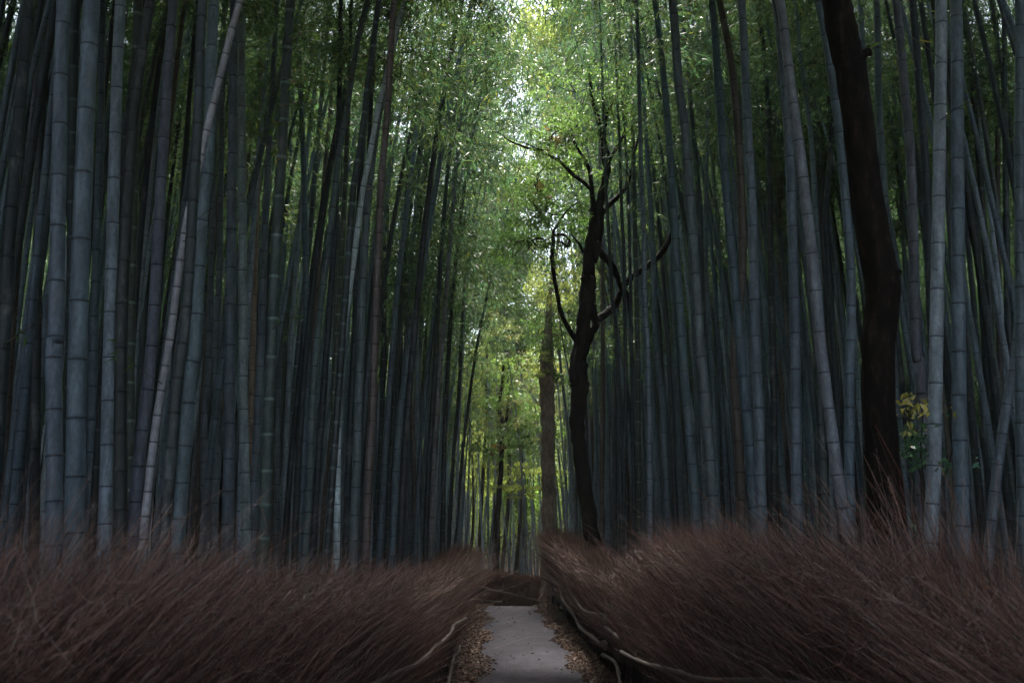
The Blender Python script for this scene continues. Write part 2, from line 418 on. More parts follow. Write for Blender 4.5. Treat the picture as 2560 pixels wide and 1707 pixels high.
TR = [
 # spec, width px, type, label
 ("A:15,0 A:5,500 A:-8,1000", 8, 'b', 'blue-grey bamboo culm cut by the left picture edge'),
 ("A:135,0 A:90,500 A:40,1100 A:15,1568", 15, 'd', 'wide dark culm leaning right near left edge, in front of a brown one'),
 ("A:172,0 A:128,600 A:78,1200 A:50,1568 D:20,500", 9, 't', 'dark brown culm hugging the wide dark leaning culm at left edge'),
 ("A:205,200 A:180,800 A:165,1568 D:155,900", 11, 'd', 'dim dark culm left of the first wide blue-grey culm'),
 ("A:290,0 A:270,700 A:245,1568 D:255,0 D:248,800", 17, 'b', 'first wide blue-grey culm from the left edge, upright'),
 ("A:345,0 A:332,700 A:325,1568", 12, 'D', 'dark ringed culm squeezed between the two widest blue-grey culms'),
 ("A:418,0 A:385,700 A:355,1568 D:340,800", 20, 'b', 'widest blue-grey culm of the left grove'),
 ("A:468,0 A:455,700 A:425,1568 D:412,900", 10, 'b', 'narrow culm close behind right side of the widest blue-grey culm'),
 ("A:550,0 A:522,700 A:500,1568 D:480,800", 14, 'B', 'pale frosted culm second right of the widest blue-grey culm'),
 ("A:630,0 A:610,700 A:590,1568 D:590,300 D:586,600", 12, 'g', 'dark green culm with white rings beside the pale frosted culm'),
 ("A:565,1200 D:552,200 D:550,900", 14, 'd', 'dark broken-looking culm low behind the pale frosted culm'),
 ("A:672,0 A:682,600 A:680,900 A:675,1568", 5.5, 't', 'thin brown culm between the white-ringed and purple-grey culms'),
 ("A:790,0 A:742,700 A:692,1568 D:640,500 D:605,900", 13, 'p', 'purple-grey culm leaning right above a blotched foot, left grove'),
 ("A:858,0 A:858,1000 A:850,1568", 6, 'D', 'thin dark ringed culm right of the purple-grey leaning culm'),
 ("A:1095,0 A:990,400 A:895,800 A:835,1100 A:770,1568 D:725,300 D:690,560 D:650,950", 8.5, 'W', 'most slanted pale culm of the left grove, crossing its neighbours'),
 ("A:925,0 A:905,500 A:880,900 A:850,1400 D:800,300 D:750,900", 12, 'd', 'dark leaning culm directly right of the most slanted pale culm foot'),
 ("A:975,0 A:950,700 A:920,1000 A:890,1568 D:875,140 D:845,500 D:815,900", 14, 'b', 'broad slate culm crossed at the top by the slanted pale culm'),
 ("A:985,500 A:970,900 A:955,1568 D:938,300 D:930,560 D:942,850", 8, 'b', 'narrow culm right of the broad slate culm'),
 ("A:1020,100 A:1000,1200 A:985,1568 D:990,300 D:980,900", 8, 'b', 'narrow slate culm left of the twin upright culms'),
 ("A:1065,100 A:1062,500 A:1052,1200 D:1050,300 D:1040,900", 12, 'b', 'left one of twin upright slate culms beside the pink one'),
 ("A:1102,0 A:1103,700 A:1108,1568 D:1113,300 D:1125,950", 10.5, 'B', 'right lighter one of twin upright culms beside the pink one'),
 ("A:1195,0 A:1185,570 A:1165,1100 A:1152,1568 D:1150,350 D:1150,900", 7.5, 'k', 'pinkish tan culm standing among slate ones in the left grove'),
 ("A:1265,0 A:1235,500 A:1205,1100 A:1190,1568 D:1170,500 D:1155,900", 9, 'b', 'slate culm just right of the pinkish tan culm'),
 ("A:1325,0 A:1290,600 A:1255,1200 A:1240,1568 D:1225,400 D:1205,950", 12.5, 'g', 'stout green culm with white rings right of the pinkish tan culm'),
 ("A:1352,200 A:1318,800 A:1285,1300 D:1272,300 D:1265,900", 6, 'b', 'thin slate culm half hidden behind the stout green ringed culm'),
 ("A:1352,0 A:1370,400 A:1388,900 A:1397,1568 D:1393,300 D:1370,900", 8, 'b', 'slate culm bowed to the right beside the stout green ringed culm'),
 ("T:588,0 T:545,500 T:500,1000 T:460,1500 D:1340,300 D:1310,900", 7, 'g', 'slim greenish culm leaning right after the bowed slate culm'),
 ("T:660,0 T:655,450 T:640,900 T:615,1568 D:1460,500", 7.5, 'd', 'dark upright culm behind the slanted slate culm with leafy twigs'),
 ("T:835,0 T:760,320 T:700,700 T:640,1050 T:590,1500 D:1440,100 D:1410,700 D:1395,950", 8, 'b', 'slanted slate culm crossing the dark upright one, left grove'),
 ("T:730,0 T:722,300 T:700,900 T:670,1568 D:1530,200 D:1510,900", 6, 'g', 'green white-ringed culm left of the brightest leaning culm'),
 ("T:1075,0 T:1010,250 T:960,480 T:905,700 T:840,1050 T:800,1250 T:760,1568 D:1555,150 D:1540,900", 6.8, 'X', 'brightest leaning culm with bare side twigs, left grove'),
 ("T:900,0 T:880,300 T:850,800 T:825,1568", 6, 'd', 'dark culm behind the brightest leaning culm'),
 ("T:830,600 T:795,900 T:745,1200 T:715,1568", 8, 'D', 'brown-black ringed culm crossing low behind the brightest leaning culm'),
 ("T:1000,100 T:965,700 T:930,1100 T:905,1568 R:345,500 R:320,1200 S:285,500 S:255,1300", 8.5, 't', 'broad brown-black culm right of the brightest leaning culm'),
 ("T:1010,350 T:985,900 T:970,1200 R:440,0 R:430,700 R:405,1500 S:370,700 S:335,1500", 6, 'D', 'black-green culm with bright rings beside the broad brown-black one'),
 ("R:220,0 R:200,700 R:180,1200 S:160,500 S:130,1300", 9.5, 'b', 'broad dim slate culm left of the broad brown-black culm'),
 ("R:160,0 R:150,500 R:115,1100 S:80,500 S:55,1300", 8, 'd', 'dim culm second left of the broad brown-black culm'),
 ("R:262,300 R:250,900 R:240,1568 S:210,600 S:195,1300", 3.5, 'b', 'pencil-thin slate culm beside the broad dim slate culm'),
 ("T:1200,450 T:1160,800 R:570,0 R:530,500 R:480,1100 S:430,500 S:390,1200", 6.8, 'b', 'leaning slate culm right of the bright-ringed black-green culm'),
 ("T:1255,200 T:1215,800 T:1195,1200 R:610,300 R:600,900 S:560,1000", 5, 'd', 'near-black upright culm left of the long leaning slate culm'),
 ("R:580,350 R:540,900 R:515,1500 S:490,500 S:470,1000 S:450,1500", 6, 'D', 'second black-green culm with bright rings, nearer the path'),
 ("T:1470,200 T:1400,550 T:1340,850 R:790,0 R:700,550 R:650,900 R:590,1300 S:560,300 S:530,900", 7.6, 'b', 'long slate culm leaning towards the path, upper end in the leaves'),
 ("R:720,600 R:680,1100 S:640,200 S:620,600 S:600,1000 S:580,1500", 8, 'd', 'broad dark culm low beside the reddish brown culm'),
 ("R:820,100 R:790,600 R:750,1100 R:715,1500 S:690,700 S:690,1300", 5, 'b', 'slim slate culm crossing behind the reddish brown culm'),
 ("R:810,1000 R:790,1400 S:790,100 S:805,500 S:800,900", 3.6, 'k', 'thin rosy culm right of the reddish brown culm'),
 ("R:690,1200 S:715,200 S:730,700 S:740,1200 S:735,1568", 5.6, 't', 'reddish brown culm standing lower left grove near the fence'),
 ("R:930,0 R:890,600 R:860,1100 S:830,300 S:820,900", 4, 'b', 'first of three close slate culms left of the rose-tinged one'),
 ("R:970,100 R:940,700 R:910,1200 S:875,300 S:850,900 S:830,1500", 6, 'd', 'darkest of the close slate culms beside the purple-tinged culm'),
 ("T:1490,450 T:1430,900 R:1050,0 R:1000,600 R:960,1100 S:920,400 S:900,1000 S:880,1568", 5.6, 'p', 'purple-tinged slim culm near the left fence end'),
 ("S:990,400 S:965,900 S:955,1500 R:1030,1500", 4, 'b', 'slim slate culm touching the purple-tinged culm'),
 ("R:1110,50 R:1100,500 R:1080,1100 R:1060,1568 S:1055,400", 3, 'W', 'left one of three bright hair-thin culms by the canopy'),
 ("R:1180,250 R:1150,600 R:1115,1100 R:1085,1568 S:1070,400", 3, 'W', 'middle one of three bright hair-thin culms by the canopy'),
 ("R:1240,100 R:1215,500 R:1190,900 R:1160,1568 S:1150,600 S:1130,1200", 3.3, 'W', 'right and longest of three bright hair-thin culms by the canopy'),
 ("R:1200,300 R:1165,1100 R:1125,1568 S:1110,400 S:1080,900", 4.6, 'd', 'black culm between the bright hair-thin culms'),
 ("R:1410,300 R:1340,650 R:1275,1100 R:1215,1568 S:1185,500", 3.6, 'd', 'black culm curving right into the leaves over the path'),
 ("S:1020,300 S:1010,900 S:1000,1400 R:1050,1000", 5.6, 'D', 'dark culm low beside the left fence end'),
 ("S:955,100 S:945,700 S:932,1400", 3.4, 't', 'thin brown culm right of the purple-tinged culm'),
 # right of the path
 ("B:1325,0 B:1335,600 B:1348,1200 E:1360,0 E:1362,300 E:1368,900", 6.2, 'g', 'green culm with white rings right of the forked tree'),
 ("B:1348,0 B:1380,400 B:1400,700 B:1425,1100 B:1440,1568 E:1475,300 E:1500,900", 7.2, 'b', 'slate culm leaning left just right of the ringed green culm'),
 ("B:1435,0 B:1480,400 B:1510,800 B:1535,1200 B:1560,1568 F:20,150 F:50,500 F:80,900", 10, 'b', 'first broad slate culm right of the forked tree, leaning left'),
 ("B:1515,0 B:1545,400 C:25,600 C:60,1100 C:90,1568 F:110,200 F:140,600 F:155,900", 12, 'b', 'second broad slate culm right of the forked tree'),
 ("C:20,150 C:50,500 C:85,900 C:105,1400", 7, 'd', 'dim culm tucked behind the second broad slate culm'),
 ("C:130,250 C:122,700 C:115,1568", 6.5, 'b', 'upright dim culm left of the third broad slate culm'),
 ("C:145,0 C:175,400 C:205,800 C:240,1200 C:275,1568 F:290,200 F:325,600 F:345,900", 11, 'b', 'third broad slate culm leaning left, right grove'),
 ("C:148,550 C:158,1000 C:165,1568 F:180,100 F:195,600 F:205,900", 5.5, 'D', 'thin black culm with bright rings, right grove'),
 ("C:280,0 C:305,500 C:330,1000 C:345,1568 F:360,300 F:375,900", 11.5, 'b', 'fourth broad slate culm, straight, right grove'),
 ("C:270,700 C:285,1200 F:250,100 F:270,500 F:285,850", 10.5, 't', 'brown-tinged broad culm half hidden between broad slate culms'),
 ("C:355,0 C:400,450 C:408,900 C:420,1500 F:430,300 F:430,900", 8, 'D', 'dark ringed culm right of the fourth broad slate culm'),
 ("C:405,0 C:430,500 C:450,900 C:455,1300", 6, 't', 'dark brown culm at left of the mottled leaning culm top'),
 ("C:455,0 C:500,350 C:560,800 C:605,1200 C:640,1568 F:685,350 F:725,650 F:760,850", 12.8, 'M', 'pale mottled culm leaning left, left of the dark trunk'),
 ("C:470,300 C:500,720 C:515,1150 C:525,1568 F:530,400 F:535,900", 11.5, 'b', 'straight slate culm left of the mottled leaning one'),
 ("C:462,200 C:472,900 C:488,1500", 5, 'k', 'rusty brown culm edge showing left of the straight slate culm'),
 ("C:525,0 C:555,300 C:600,650 C:625,1100 C:650,1568", 8, 'b', 'dim slate culm just behind the mottled leaning culm'),
 ("C:585,0 C:600,600 C:640,1000 C:680,1568", 7.5, 'd', 'dim culm second right behind the mottled leaning culm'),
 ("C:660,250 C:690,600 C:665,1000 C:700,1568", 8, 'd', 'dim culm left of the dark trunk top'),
 ("C:705,450 C:745,800 C:780,1300 F:775,200 F:775,800", 11, 'b', 'slate culm touching the left side of the dark trunk'),
 ("F:640,200 F:655,600 F:660,900", 12, 'd', 'dark broad culm behind the mottled leaning culm foot'),
 ("F:820,400 F:830,900", 6, 'B', 'pale sliver of culm at the left foot of the dark trunk'),
 ("C:820,0 C:835,250 C:860,500", 9, 'b', 'slate culm hidden by the dark trunk but for its top'),
 ("C:895,0 C:905,450 C:925,800 C:950,1300", 10, 'b', 'slate culm at the right side of the dark trunk top'),
 ("C:985,0 C:1020,350 C:1055,800 C:1075,1568 F:1100,150 F:1110,900", 12, 'b', 'blue-green culm right of the dark trunk, leaning left'),
 ("C:1060,0 C:1095,450 C:1120,800 C:1140,1300", 11, 'd', 'dark culm between the blue-green culm and the bright frosted culm'),
 ("C:1190,0 C:1182,700 C:1168,1568 F:1160,600 F:1145,1000", 15, 'B', 'bright frosted culm right of the dark trunk, widest there'),
 ("C:1257,0 C:1265,700 C:1270,1568 F:1282,500 F:1295,900", 15.5, 'b', 'broad shaded culm right beside the bright frosted one'),
 ("C:1310,600 C:1345,950 C:1375,1400", 7, 'd', 'thin dark culm right of the broad shaded culm'),
 ("C:1360,700 C:1390,1100 C:1420,1568 F:1435,300 F:1450,800", 8, 'D', 'black culm with close white rings near right edge'),
 ("C:1445,200 C:1448,900 C:1455,1500 F:1470,500", 7, 't', 'brown culm behind the close-ringed black one at right'),
 ("C:1475,0 C:1485,800 C:1495,1500", 8, 'd', 'dark culm left of the culm at the right picture edge'),
 ("C:1545,0 C:1545,700 C:1552,1568 F:1560,500", 11, 'b', 'blue culm at the right picture edge'),
 ("C:1580,900 C:1537,1568 F:1510,200 F:1450,600 F:1405,1050", 11, 'M', 'pale culm slanting across the lower right corner'),
 ("P:1035,0 P:1050,300 P:1065,800 P:1085,1200 P:1090,1568 Q:1095,460 Q:1098,1000 Q:1085,1568", 4.6, 'd', 'slim dark culm right of the tree fork'),
 ("P:1070,0 P:1100,400 P:1118,800 P:1132,1300 Q:1140,300 Q:1148,900", 4.4, 'd', 'slim dark culm against the ringed green culm'),
 ("P:1165,0 P:1168,400 P:1175,700 P:1185,1100", 3.8, 'B', 'thin pale culm behind the ringed green culm top'),
 ("P:1205,150 P:1215,550 P:1230,900 P:1245,1568 Q:1265,500 Q:1275,1000 Q:1280,1568", 6, 'b', 'slate culm between the ringed green and left-leaning culms'),
 ("P:950,700 P:975,1100 P:1000,1568 Q:1020,300 Q:1045,900 Q:1060,1568", 4.6, 'd', 'slim dark culm crossing the right limb of the forked tree'),
 ("P:985,650 P:1010,1000 P:1030,1568", 3.6, 'b', 'slim slate culm passing the right limb of the forked tree'),
 ("Q:925,100 Q:925,800 Q:920,1568 E:1195,900", 5.4, 't', 'red-brown noded culm right of the forked tree trunk'),
 ("Q:858,500 Q:870,900 Q:872,1568", 4.4, 'b', 'slate culm nearest the forked tree trunk, right side'),
 ("Q:965,200 Q:975,700 Q:965,1568", 4.4, 'b', 'slate culm right of the red-brown noded culm'),
 ("Q:1000,300 Q:1000,700 Q:1015,1200 Q:1020,1568", 3, 'k', 'thin orange-brown culm right of the red-brown noded one'),
 ("Q:852,900 Q:835,1568", 2.4, 'k', 'thin rosy stem right of the forked tree lower trunk'),
 ("Q:1120,300 Q:1130,700 Q:1145,1568", 3.6, 'B', 'thin pale culm left of the ringed green culm foot'),
 ("Q:1425,0 Q:1412,500 Q:1405,900 Q:1430,1300", 4, 'B', 'thin pale culm left of the first broad slate culm'),
 ("Q:640,0 Q:645,500 Q:665,800 Q:672,1300", 3.0, 'B', 'thin pale culm left behind the forked tree trunk'),
 ("Q:610,600 Q:630,900 Q:650,1568", 2.6, 'b', 'thin slate culm left of the forked tree trunk'),
]
THIN = [("Q:475,180 Q:545,500 Q:590,850 Q:620,1200 Q:645,1568", 2.0, 'W', 27, 'hair-thin white culm arching right of the pale brown trunk'),
        ("Q:560,0 Q:600,300 Q:650,600 Q:680,760", 2.2, 'd', 24, 'hair-thin dark culm crossing left of the forked tree')]

placed = []
def side_of(Y, X): return 1 if X < .5 else -1
for i, (spec, w, ty, lab) in enumerate(TR):
    px = parse(spec); dia = random.uniform(.108, .122)
    if 'most slanted' in lab: dia = .060
    if 'brightest leaning' in lab: dia = .074
    if 'slanted slate' in lab: dia = .09
    if any(k_ in lab for k_ in ('tree fork', 'against the ringed', 'crossing the right limb', 'passing the right', 'between the ringed')) and 560 < px[0][0] < 660: dia *= .66; nocrown = True
    else: nocrown = (555 < px[0][0] < 625)
    Y = dia * 1011 / w
    mid = px[len(px) // 2]; X = (mid[0] - VX) / 1011 * Y
    if X < .5 and X > xL(Y) - .75: Y = min(Y, 26); 
    left = X < .5
    d_ = Y
    z0 = 8.2 if d_ < 12 else (7.4 if d_ < 18 else 6.0)
    H = random.uniform(13.0, 16.0)
    path = grow_path(px, Y, random.uniform(-.8, .8), H, random.uniform(.5, 1.7) * (.15 if nocrown or 555 < px[0][0] < 640 else 1 if d_ > 13 else 2.0), 1 if left else -1, .3 if nocrown or 555 < px[0][0] < 640 else 1)
    r0 = w * Y / 1011 / 2
    root = bamboo(path, r0, ty, lab, G_L if left else G_R, not nocrown, z0, False, 'green', 16 if w > 9 else 12, .27 * (dia / .115) * (.95 if ty in 'DM' else 1), Y)
    xm = proj(*pt(*mid, Y))[0]
    ptop = min(px, key=lambda q: q[1]); pbot = max(px, key=lambda q: q[1])
    placed.append((np.interp(330, [ptop[1], pbot[1] + 1], [ptop[0], pbot[0]]), lab, root, Y, w, path, r0))
for spec, w, ty, Y, lab in THIN:
    px = parse(spec); P = np.array([pt(x, y, Y) for x, y in px])
    path = grow_path(px, Y, 0, P[:, 2].max() + 1.5, -.8, 1)
    bamboo(path, w * Y / 1011 / 2, ty, lab, G_R, False, 6, False, 'green', 8, .3, Y)

# procedural back rows --------------------------------------------------------
def proc_path(x, y, H, lean, inward):
    g = float(ground(x, y)); n = 9; t = np.linspace(0, 1, n)
    s = 1 if x < .5 else -1
    if y > 29 and -4 < x < 5: inward *= .4
    P = np.stack([x + lean[0] * t + s * inward * t ** 2.4, y + lean[1] * t + random.uniform(-1, 1) * t ** 2, g - .05 + H * (t - .06 * t ** 3)], 1)
    return catmull(P, 4)

cand = []
def too_close(x, y, r=.28): return any((x - a) ** 2 + (y - b) ** 2 < r * r for a, b in cand)
def fill(n, x0, x1, y0, y1, test, bucket, r=.28):
    k = 0; tries = 0
    while k < n and tries < n * 30:
        tries += 1
        x = random.uniform(x0, x1); y = random.uniform(y0, y1)
        if not test(x, y) or too_close(x, y, r): continue
        cand.append((x, y)); bucket.append((x, y)); k += 1
ind = []
for q in placed: cand.append((q[5][0][0], q[5][0][1]))
# left front rows beyond the traced ones
fill(34, -3.4, -1.25, 19, 44, lambda x, y: x < -1.3 - .0 * y, ind, .3)
fill(42, -8.5, -3.2, 8.5, 30, lambda x, y: xp(x, y) > -10, ind, .45)
fill(26, 2.6, 4.4, 19, 44, lambda x, y: True, ind, .35)
fill(42, 4.3, 9.0, 9.5, 30, lambda x, y: xp(x, y) < 1034, ind, .45)
# end of the path
fill(44, -3.2, 4.6, 31, 50, lambda x, y: not (0 < (x - .25) < .9 and y < 34), ind, .35)

def near_mark(px, left):
    best = min((q for q in placed if (q[0] < 500) == left), key=lambda q: abs(q[0] - px))
    return best
for j, (x, y) in enumerate(ind):
    px = xp(x, y); end = y > 30 and 440 < px < 575
    grp = G_FE if end else (G_FL if x < .5 else G_FR)
    H = random.uniform(12.0, 15.5) if y < 30 else random.uniform(8, 12.0); inward = random.uniform(.5, 2.1) * (.5 if abs(x) > 4 else 1)
    path = proc_path(x, y, H, (random.uniform(-.5, .5), random.uniform(-.6, .6)), inward)
    ty = random.choices(['b', 'd', 'D', 't', 'B', 'g', 'f', 'p'], [6.5, 2, 1.4, .9, 3, 1.5, 2 if y > 20 else 0, 1.2])[0]
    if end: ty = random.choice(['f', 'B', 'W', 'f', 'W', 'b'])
    cname = {'b': 'slate', 'd': 'dark', 'D': 'black ringed', 't': 'brown', 'B': 'pale', 'g': 'green ringed', 'f': 'pale green', 'p': 'purple-grey', 'W': 'whitish'}[ty]
    if end:
        where = ('left of the small dark tree' if px < 494 else 'between the small dark tree and the pale trunk' if px < 540 else 'right of the pale brown trunk')
        lab = f'distant slender {cname} bamboo {where}'
    elif y > 22:
        where = ('by the left fence end' if px < 455 else 'beside the leafy canopy left') if x < .5 else ('just right of the forked tree' if px < 625 else 'behind the ringed green culm' if px < 665 else 'behind the broad slate culms')
        lab = f'slim far {cname} bamboo {where}'
    else:
        mk = near_mark(px, x < .5)
        short = mk[1].split(',')[0]
        for sep in (' beside', ' right of', ' just right', ' behind', ' standing', ' crossing', ' with ', ' squeezed', ' close', ' second', ' between', ' leaning', ' half', ' at ', ' from', ' of the', ' directly', ' left of'): short = short.split(sep)[0]
        lab = f'shaded {cname} bamboo behind the {short}'
        if len(lab.split()) > 14: lab = lab.replace('shaded ', '').replace(' bamboo culm', '').replace(' of the left grove', '')
        assert len(lab.split()) <= 16, lab
    dia = random.uniform(.075, .115)
    z0 = (4.0 if end else 5.5 if y > 20 and abs(x - .5) < 4 else random.uniform(6.8, 8.8))
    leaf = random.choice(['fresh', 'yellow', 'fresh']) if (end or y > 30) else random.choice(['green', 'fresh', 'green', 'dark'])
    gap = False
    for q in path[::2]:
        if q[2] > z0:
            a_, b_ = proj(*q)
            if 516 < a_ < 552 and b_ < 105: gap = True
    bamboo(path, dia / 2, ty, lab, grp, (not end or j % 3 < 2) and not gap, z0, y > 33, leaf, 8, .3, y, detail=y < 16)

# the rest of the grove: too many to count -------------------------------------
rest = []; bare = set()
fill(560, -32, -6.5, 4, 46, lambda x, y: True, rest, .5)
fill(560, 7.0, 32, 4, 46, lambda x, y: True, rest, .5)
fill(40, -14, -6, 28, 60, lambda x, y: x < -3.2, rest, .5)
fill(40, 7, 16, 28, 60, lambda x, y: True, rest, .5)
fill(14, -8, 9, 50, 64, lambda x, y: True, rest, .6)
fill(90, -9, -2.6, -10, 5, lambda x, y: True, rest, .45)  # out-of-view bamboos, added to block light from above and behind
fill(90, 3.4, 9, -10, 5, lambda x, y: True, rest, .45)
fill(40, -6, 7, -16, -10, lambda x, y: True, rest, .5)
GLEAF = (.058, .108, .058)      # object colour: tints the instanced crowns; culm colours are divided by it
k0 = len(rest)
fill(230, -7.5, -1.4, 13, 42, lambda x, y: x < -1.5 - max(0, 21 - y) * .12, rest, .22)
fill(220, 2.6, 8.2, 13, 42, lambda x, y: x > 2.9 + max(0, 22 - y) * .14, rest, .22)
fill(60, -9, -4.5, 4, 14, lambda x, y: x < -4.6 or y < 9, rest, .3)
fill(60, 6, 10, 4, 14, lambda x, y: True, rest, .3)
fill(46, -3.0, 4.4, 38, 60, lambda x, y: True, rest, .3)
bare = set(range(k0, len(rest)))
def grove():
    mb = MB(); anchors = []
    for ii, (x, y) in enumerate(rest):
        H = random.uniform(12.5, 16) if not (y > 36 and abs(x) < 5) else random.uniform(6, 9); path = proc_path(x, y, H, (random.uniform(-.6, .6), random.uniform(-.6, .6)), random.uniform(.3, 1.6) if abs(x) > 9 or (y > 8 and not (ii in bare and y < 20)) else (random.uniform(1.6, 3.4) if y < 8 else random.uniform(.8, 1.9)))
        ty = random.choices(['b', 'd', 'D', 't', 'g', 'B'], [6, 2.5, 1.5, .7, 1, 1.6])[0]
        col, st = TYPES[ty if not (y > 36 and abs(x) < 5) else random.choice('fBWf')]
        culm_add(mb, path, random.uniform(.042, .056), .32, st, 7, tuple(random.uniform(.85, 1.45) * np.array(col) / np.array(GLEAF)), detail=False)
        hi = ii in bare and (abs(x - .5) > 4 or (y < 20 and ii % 5 < 3))  # high crowns over the frame, added so the grove below gets darker
        if (ii in bare and not hi) or (y > 26 and -4.5 < x < 6): continue
        i = int(np.searchsorted(path[:, 2], (9.6 if hi else 4.6 if abs(x) > 15 else 7.2 if y > 8 else 7.0) + random.random())); i = min(i, len(path) - 6); a = path[i]; b = path[-1]
        q = Vector(b - a).to_track_quat('Z', 'Y').to_matrix() @ Matrix.Rotation(random.uniform(0, 6.28), 3, 'Z')
        anchors.append((a, tuple(q.to_euler()), np.linalg.norm(b - a) / 8.3))
    n0 = mb.n
    me = None
    v = np.array([a[0] for a in anchors], np.float32)
    mb.v.append(v); mb.c.append(np.ones((len(v), 3), np.float32)); mb.n += len(v)
    me = mb.mesh('bamboo_grove', [M_CULM])
    N = len(me.vertices)
    for nm, ty_, arr in (('anchor', 'FLOAT', [0.0] * n0 + [1.0] * len(v)),
                         ('scl', 'FLOAT', [1.0] * n0 + [a[2] for a in anchors])):
        at = me.attributes.new(nm, ty_, 'POINT'); at.data.foreach_set('value', np.array(arr, np.float32))
    at = me.attributes.new('rot', 'FLOAT_VECTOR', 'POINT')
    rr = np.zeros((N, 3), np.float32); rr[n0:] = np.array([a[1] for a in anchors]); at.data.foreach_set('vector', rr.ravel())
    o = link(me, 'bamboo_grove', None, GLEAF); o['kind'] = 'stuff'; o['label'] = 'deep shaded bamboo grove behind the front rows on both sides'; o['category'] = 'bamboo grove'
    # crowns as instances of real crown foliage
    src = [q for q in bpy.data.objects if q.type == 'MESH' and q.name.startswith('crown')]
    srcs = {}
    for q in src: srcs.setdefault(q.data.name, q)
    cs = list(srcs.values())[:4]
    ng = bpy.data.node_groups.new('grove_crowns', 'GeometryNodeTree')
    ng.interface.new_socket('Geometry', in_out='INPUT', socket_type='NodeSocketGeometry')
    ng.interface.new_socket('Geometry', in_out='OUTPUT', socket_type='NodeSocketGeometry')
    N_, L_ = ng.nodes, ng.links
    gi = N_.new('NodeGroupInput'); go = N_.new('NodeGroupOutput'); jn = N_.new('GeometryNodeJoinGeometry')
    L_.new(gi.outputs[0], jn.inputs[0])
    def named(nm, t):
        a = N_.new('GeometryNodeInputNamedAttribute'); a.data_type = t; a.inputs['Name'].default_value = nm
        return a.outputs['Attribute']
    anc = named('anchor', 'FLOAT'); rot = named('rot', 'FLOAT_VECTOR'); scl = named('scl', 'FLOAT')
    e2r = N_.new('FunctionNodeEulerToRotation'); L_.new(rot, e2r.inputs[0])
    idx = N_.new('GeometryNodeInputIndex')
    for k, c in enumerate(cs):
        oi = N_.new('GeometryNodeObjectInfo'); oi.transform_space = 'ORIGINAL'; oi.inputs['Object'].default_value = c
        md = N_.new('ShaderNodeMath'); md.operation = 'MODULO'; L_.new(idx.outputs[0], md.inputs[0]); md.inputs[1].default_value = len(cs)
        cm = N_.new('ShaderNodeMath'); cm.operation = 'COMPARE'; L_.new(md.outputs[0], cm.inputs[0]); cm.inputs[1].default_value = k; cm.inputs[2].default_value = .1
        mu = N_.new('ShaderNodeMath'); mu.operation = 'MULTIPLY'; L_.new(cm.outputs[0], mu.inputs[0]); L_.new(anc, mu.inputs[1])
        gt = N_.new('ShaderNodeMath'); gt.operation = 'GREATER_THAN'; L_.new(mu.outputs[0], gt.inputs[0]); gt.inputs[1].default_value = .5
        ip = N_.new('GeometryNodeInstanceOnPoints')
        L_.new(gi.outputs[0], ip.inputs['Points']); L_.new(gt.outputs[0], ip.inputs['Selection']); L_.new(oi.outputs['Geometry'], ip.inputs['Instance'])
        L_.new(e2r.outputs[0], ip.inputs['Rotation']); L_.new(scl, ip.inputs['Scale'])
        L_.new(ip.outputs[0], jn.inputs[0])
    L_.new(jn.outputs[0], go.inputs[0])
    md = o.modifiers.new('crowns', 'NODES'); md.node_group = ng
    return o
GROVE = grove()

# ------------------------------------------------------------------ bare twigs and leafy sprays on some near culms
def by_label(s): return next(q for q in placed if q[1].startswith(s))
def add_branch(q, pts, r=.006, leafn=0, col=(.26, .25, .22), Yoff=None):
    """pts: pixel polyline; starts on the culm and swings a little towards the viewer"""
    root, Y, path = q[2], q[3], q[5]
    P = np.array([pt(x, y, Y - .05 - .35 * i / max(1, len(pts) - 1)) for i, (x, y) in enumerate(pts)])
    P = catmull(P, 4) - np.array(root.location)
    mb = MB(); tube(mb, P, np.linspace(r, r * .35, len(P)), 5, col, 1)
    if leafn:
        t = rng.uniform(.25, 1, leafn); idx = (t * (len(P) - 1)).astype(int)
        base = P[idx] + rng.normal(size=(leafn, 3)) * .035
        dirn = rng.normal(size=(leafn, 3)) * .8 + (P[-1] - P[0]) * .6 - np.array([0, 0, .5])
        L = rng.uniform(.07, .13, leafn); tone = rng.uniform(.7, 1.6, leafn)
        c = np.stack([tone * .09, tone * .16, tone * .04], 1)
        c[rng.random(leafn) < .12] = (.35, .27, .08)
        leaves(mb, base, dirn, L, L * .18, c, 0)
    mb.obj('branch', [M_LEAF, M_TWIG], root)
qb = by_label('brightest leaning')
for s in ("T:1050,120 T:1130,90 T:1220,40", "T:975,465 T:1080,390 T:1205,320", "T:915,840 T:1000,780 T:1080,730", "T:825,1240 T:900,1210 T:1000,1150", "T:905,640 T:880,590 T:840,545"):
    add_branch(qb, parse(s), .009, 0, (.34, .34, .33))
add_branch(qb, parse("T:1075,60 T:1000,50 T:930,20"), .006, 26); add_branch(qb, parse("T:1000,330 T:1040,345 T:1090,350"), .004, 8)
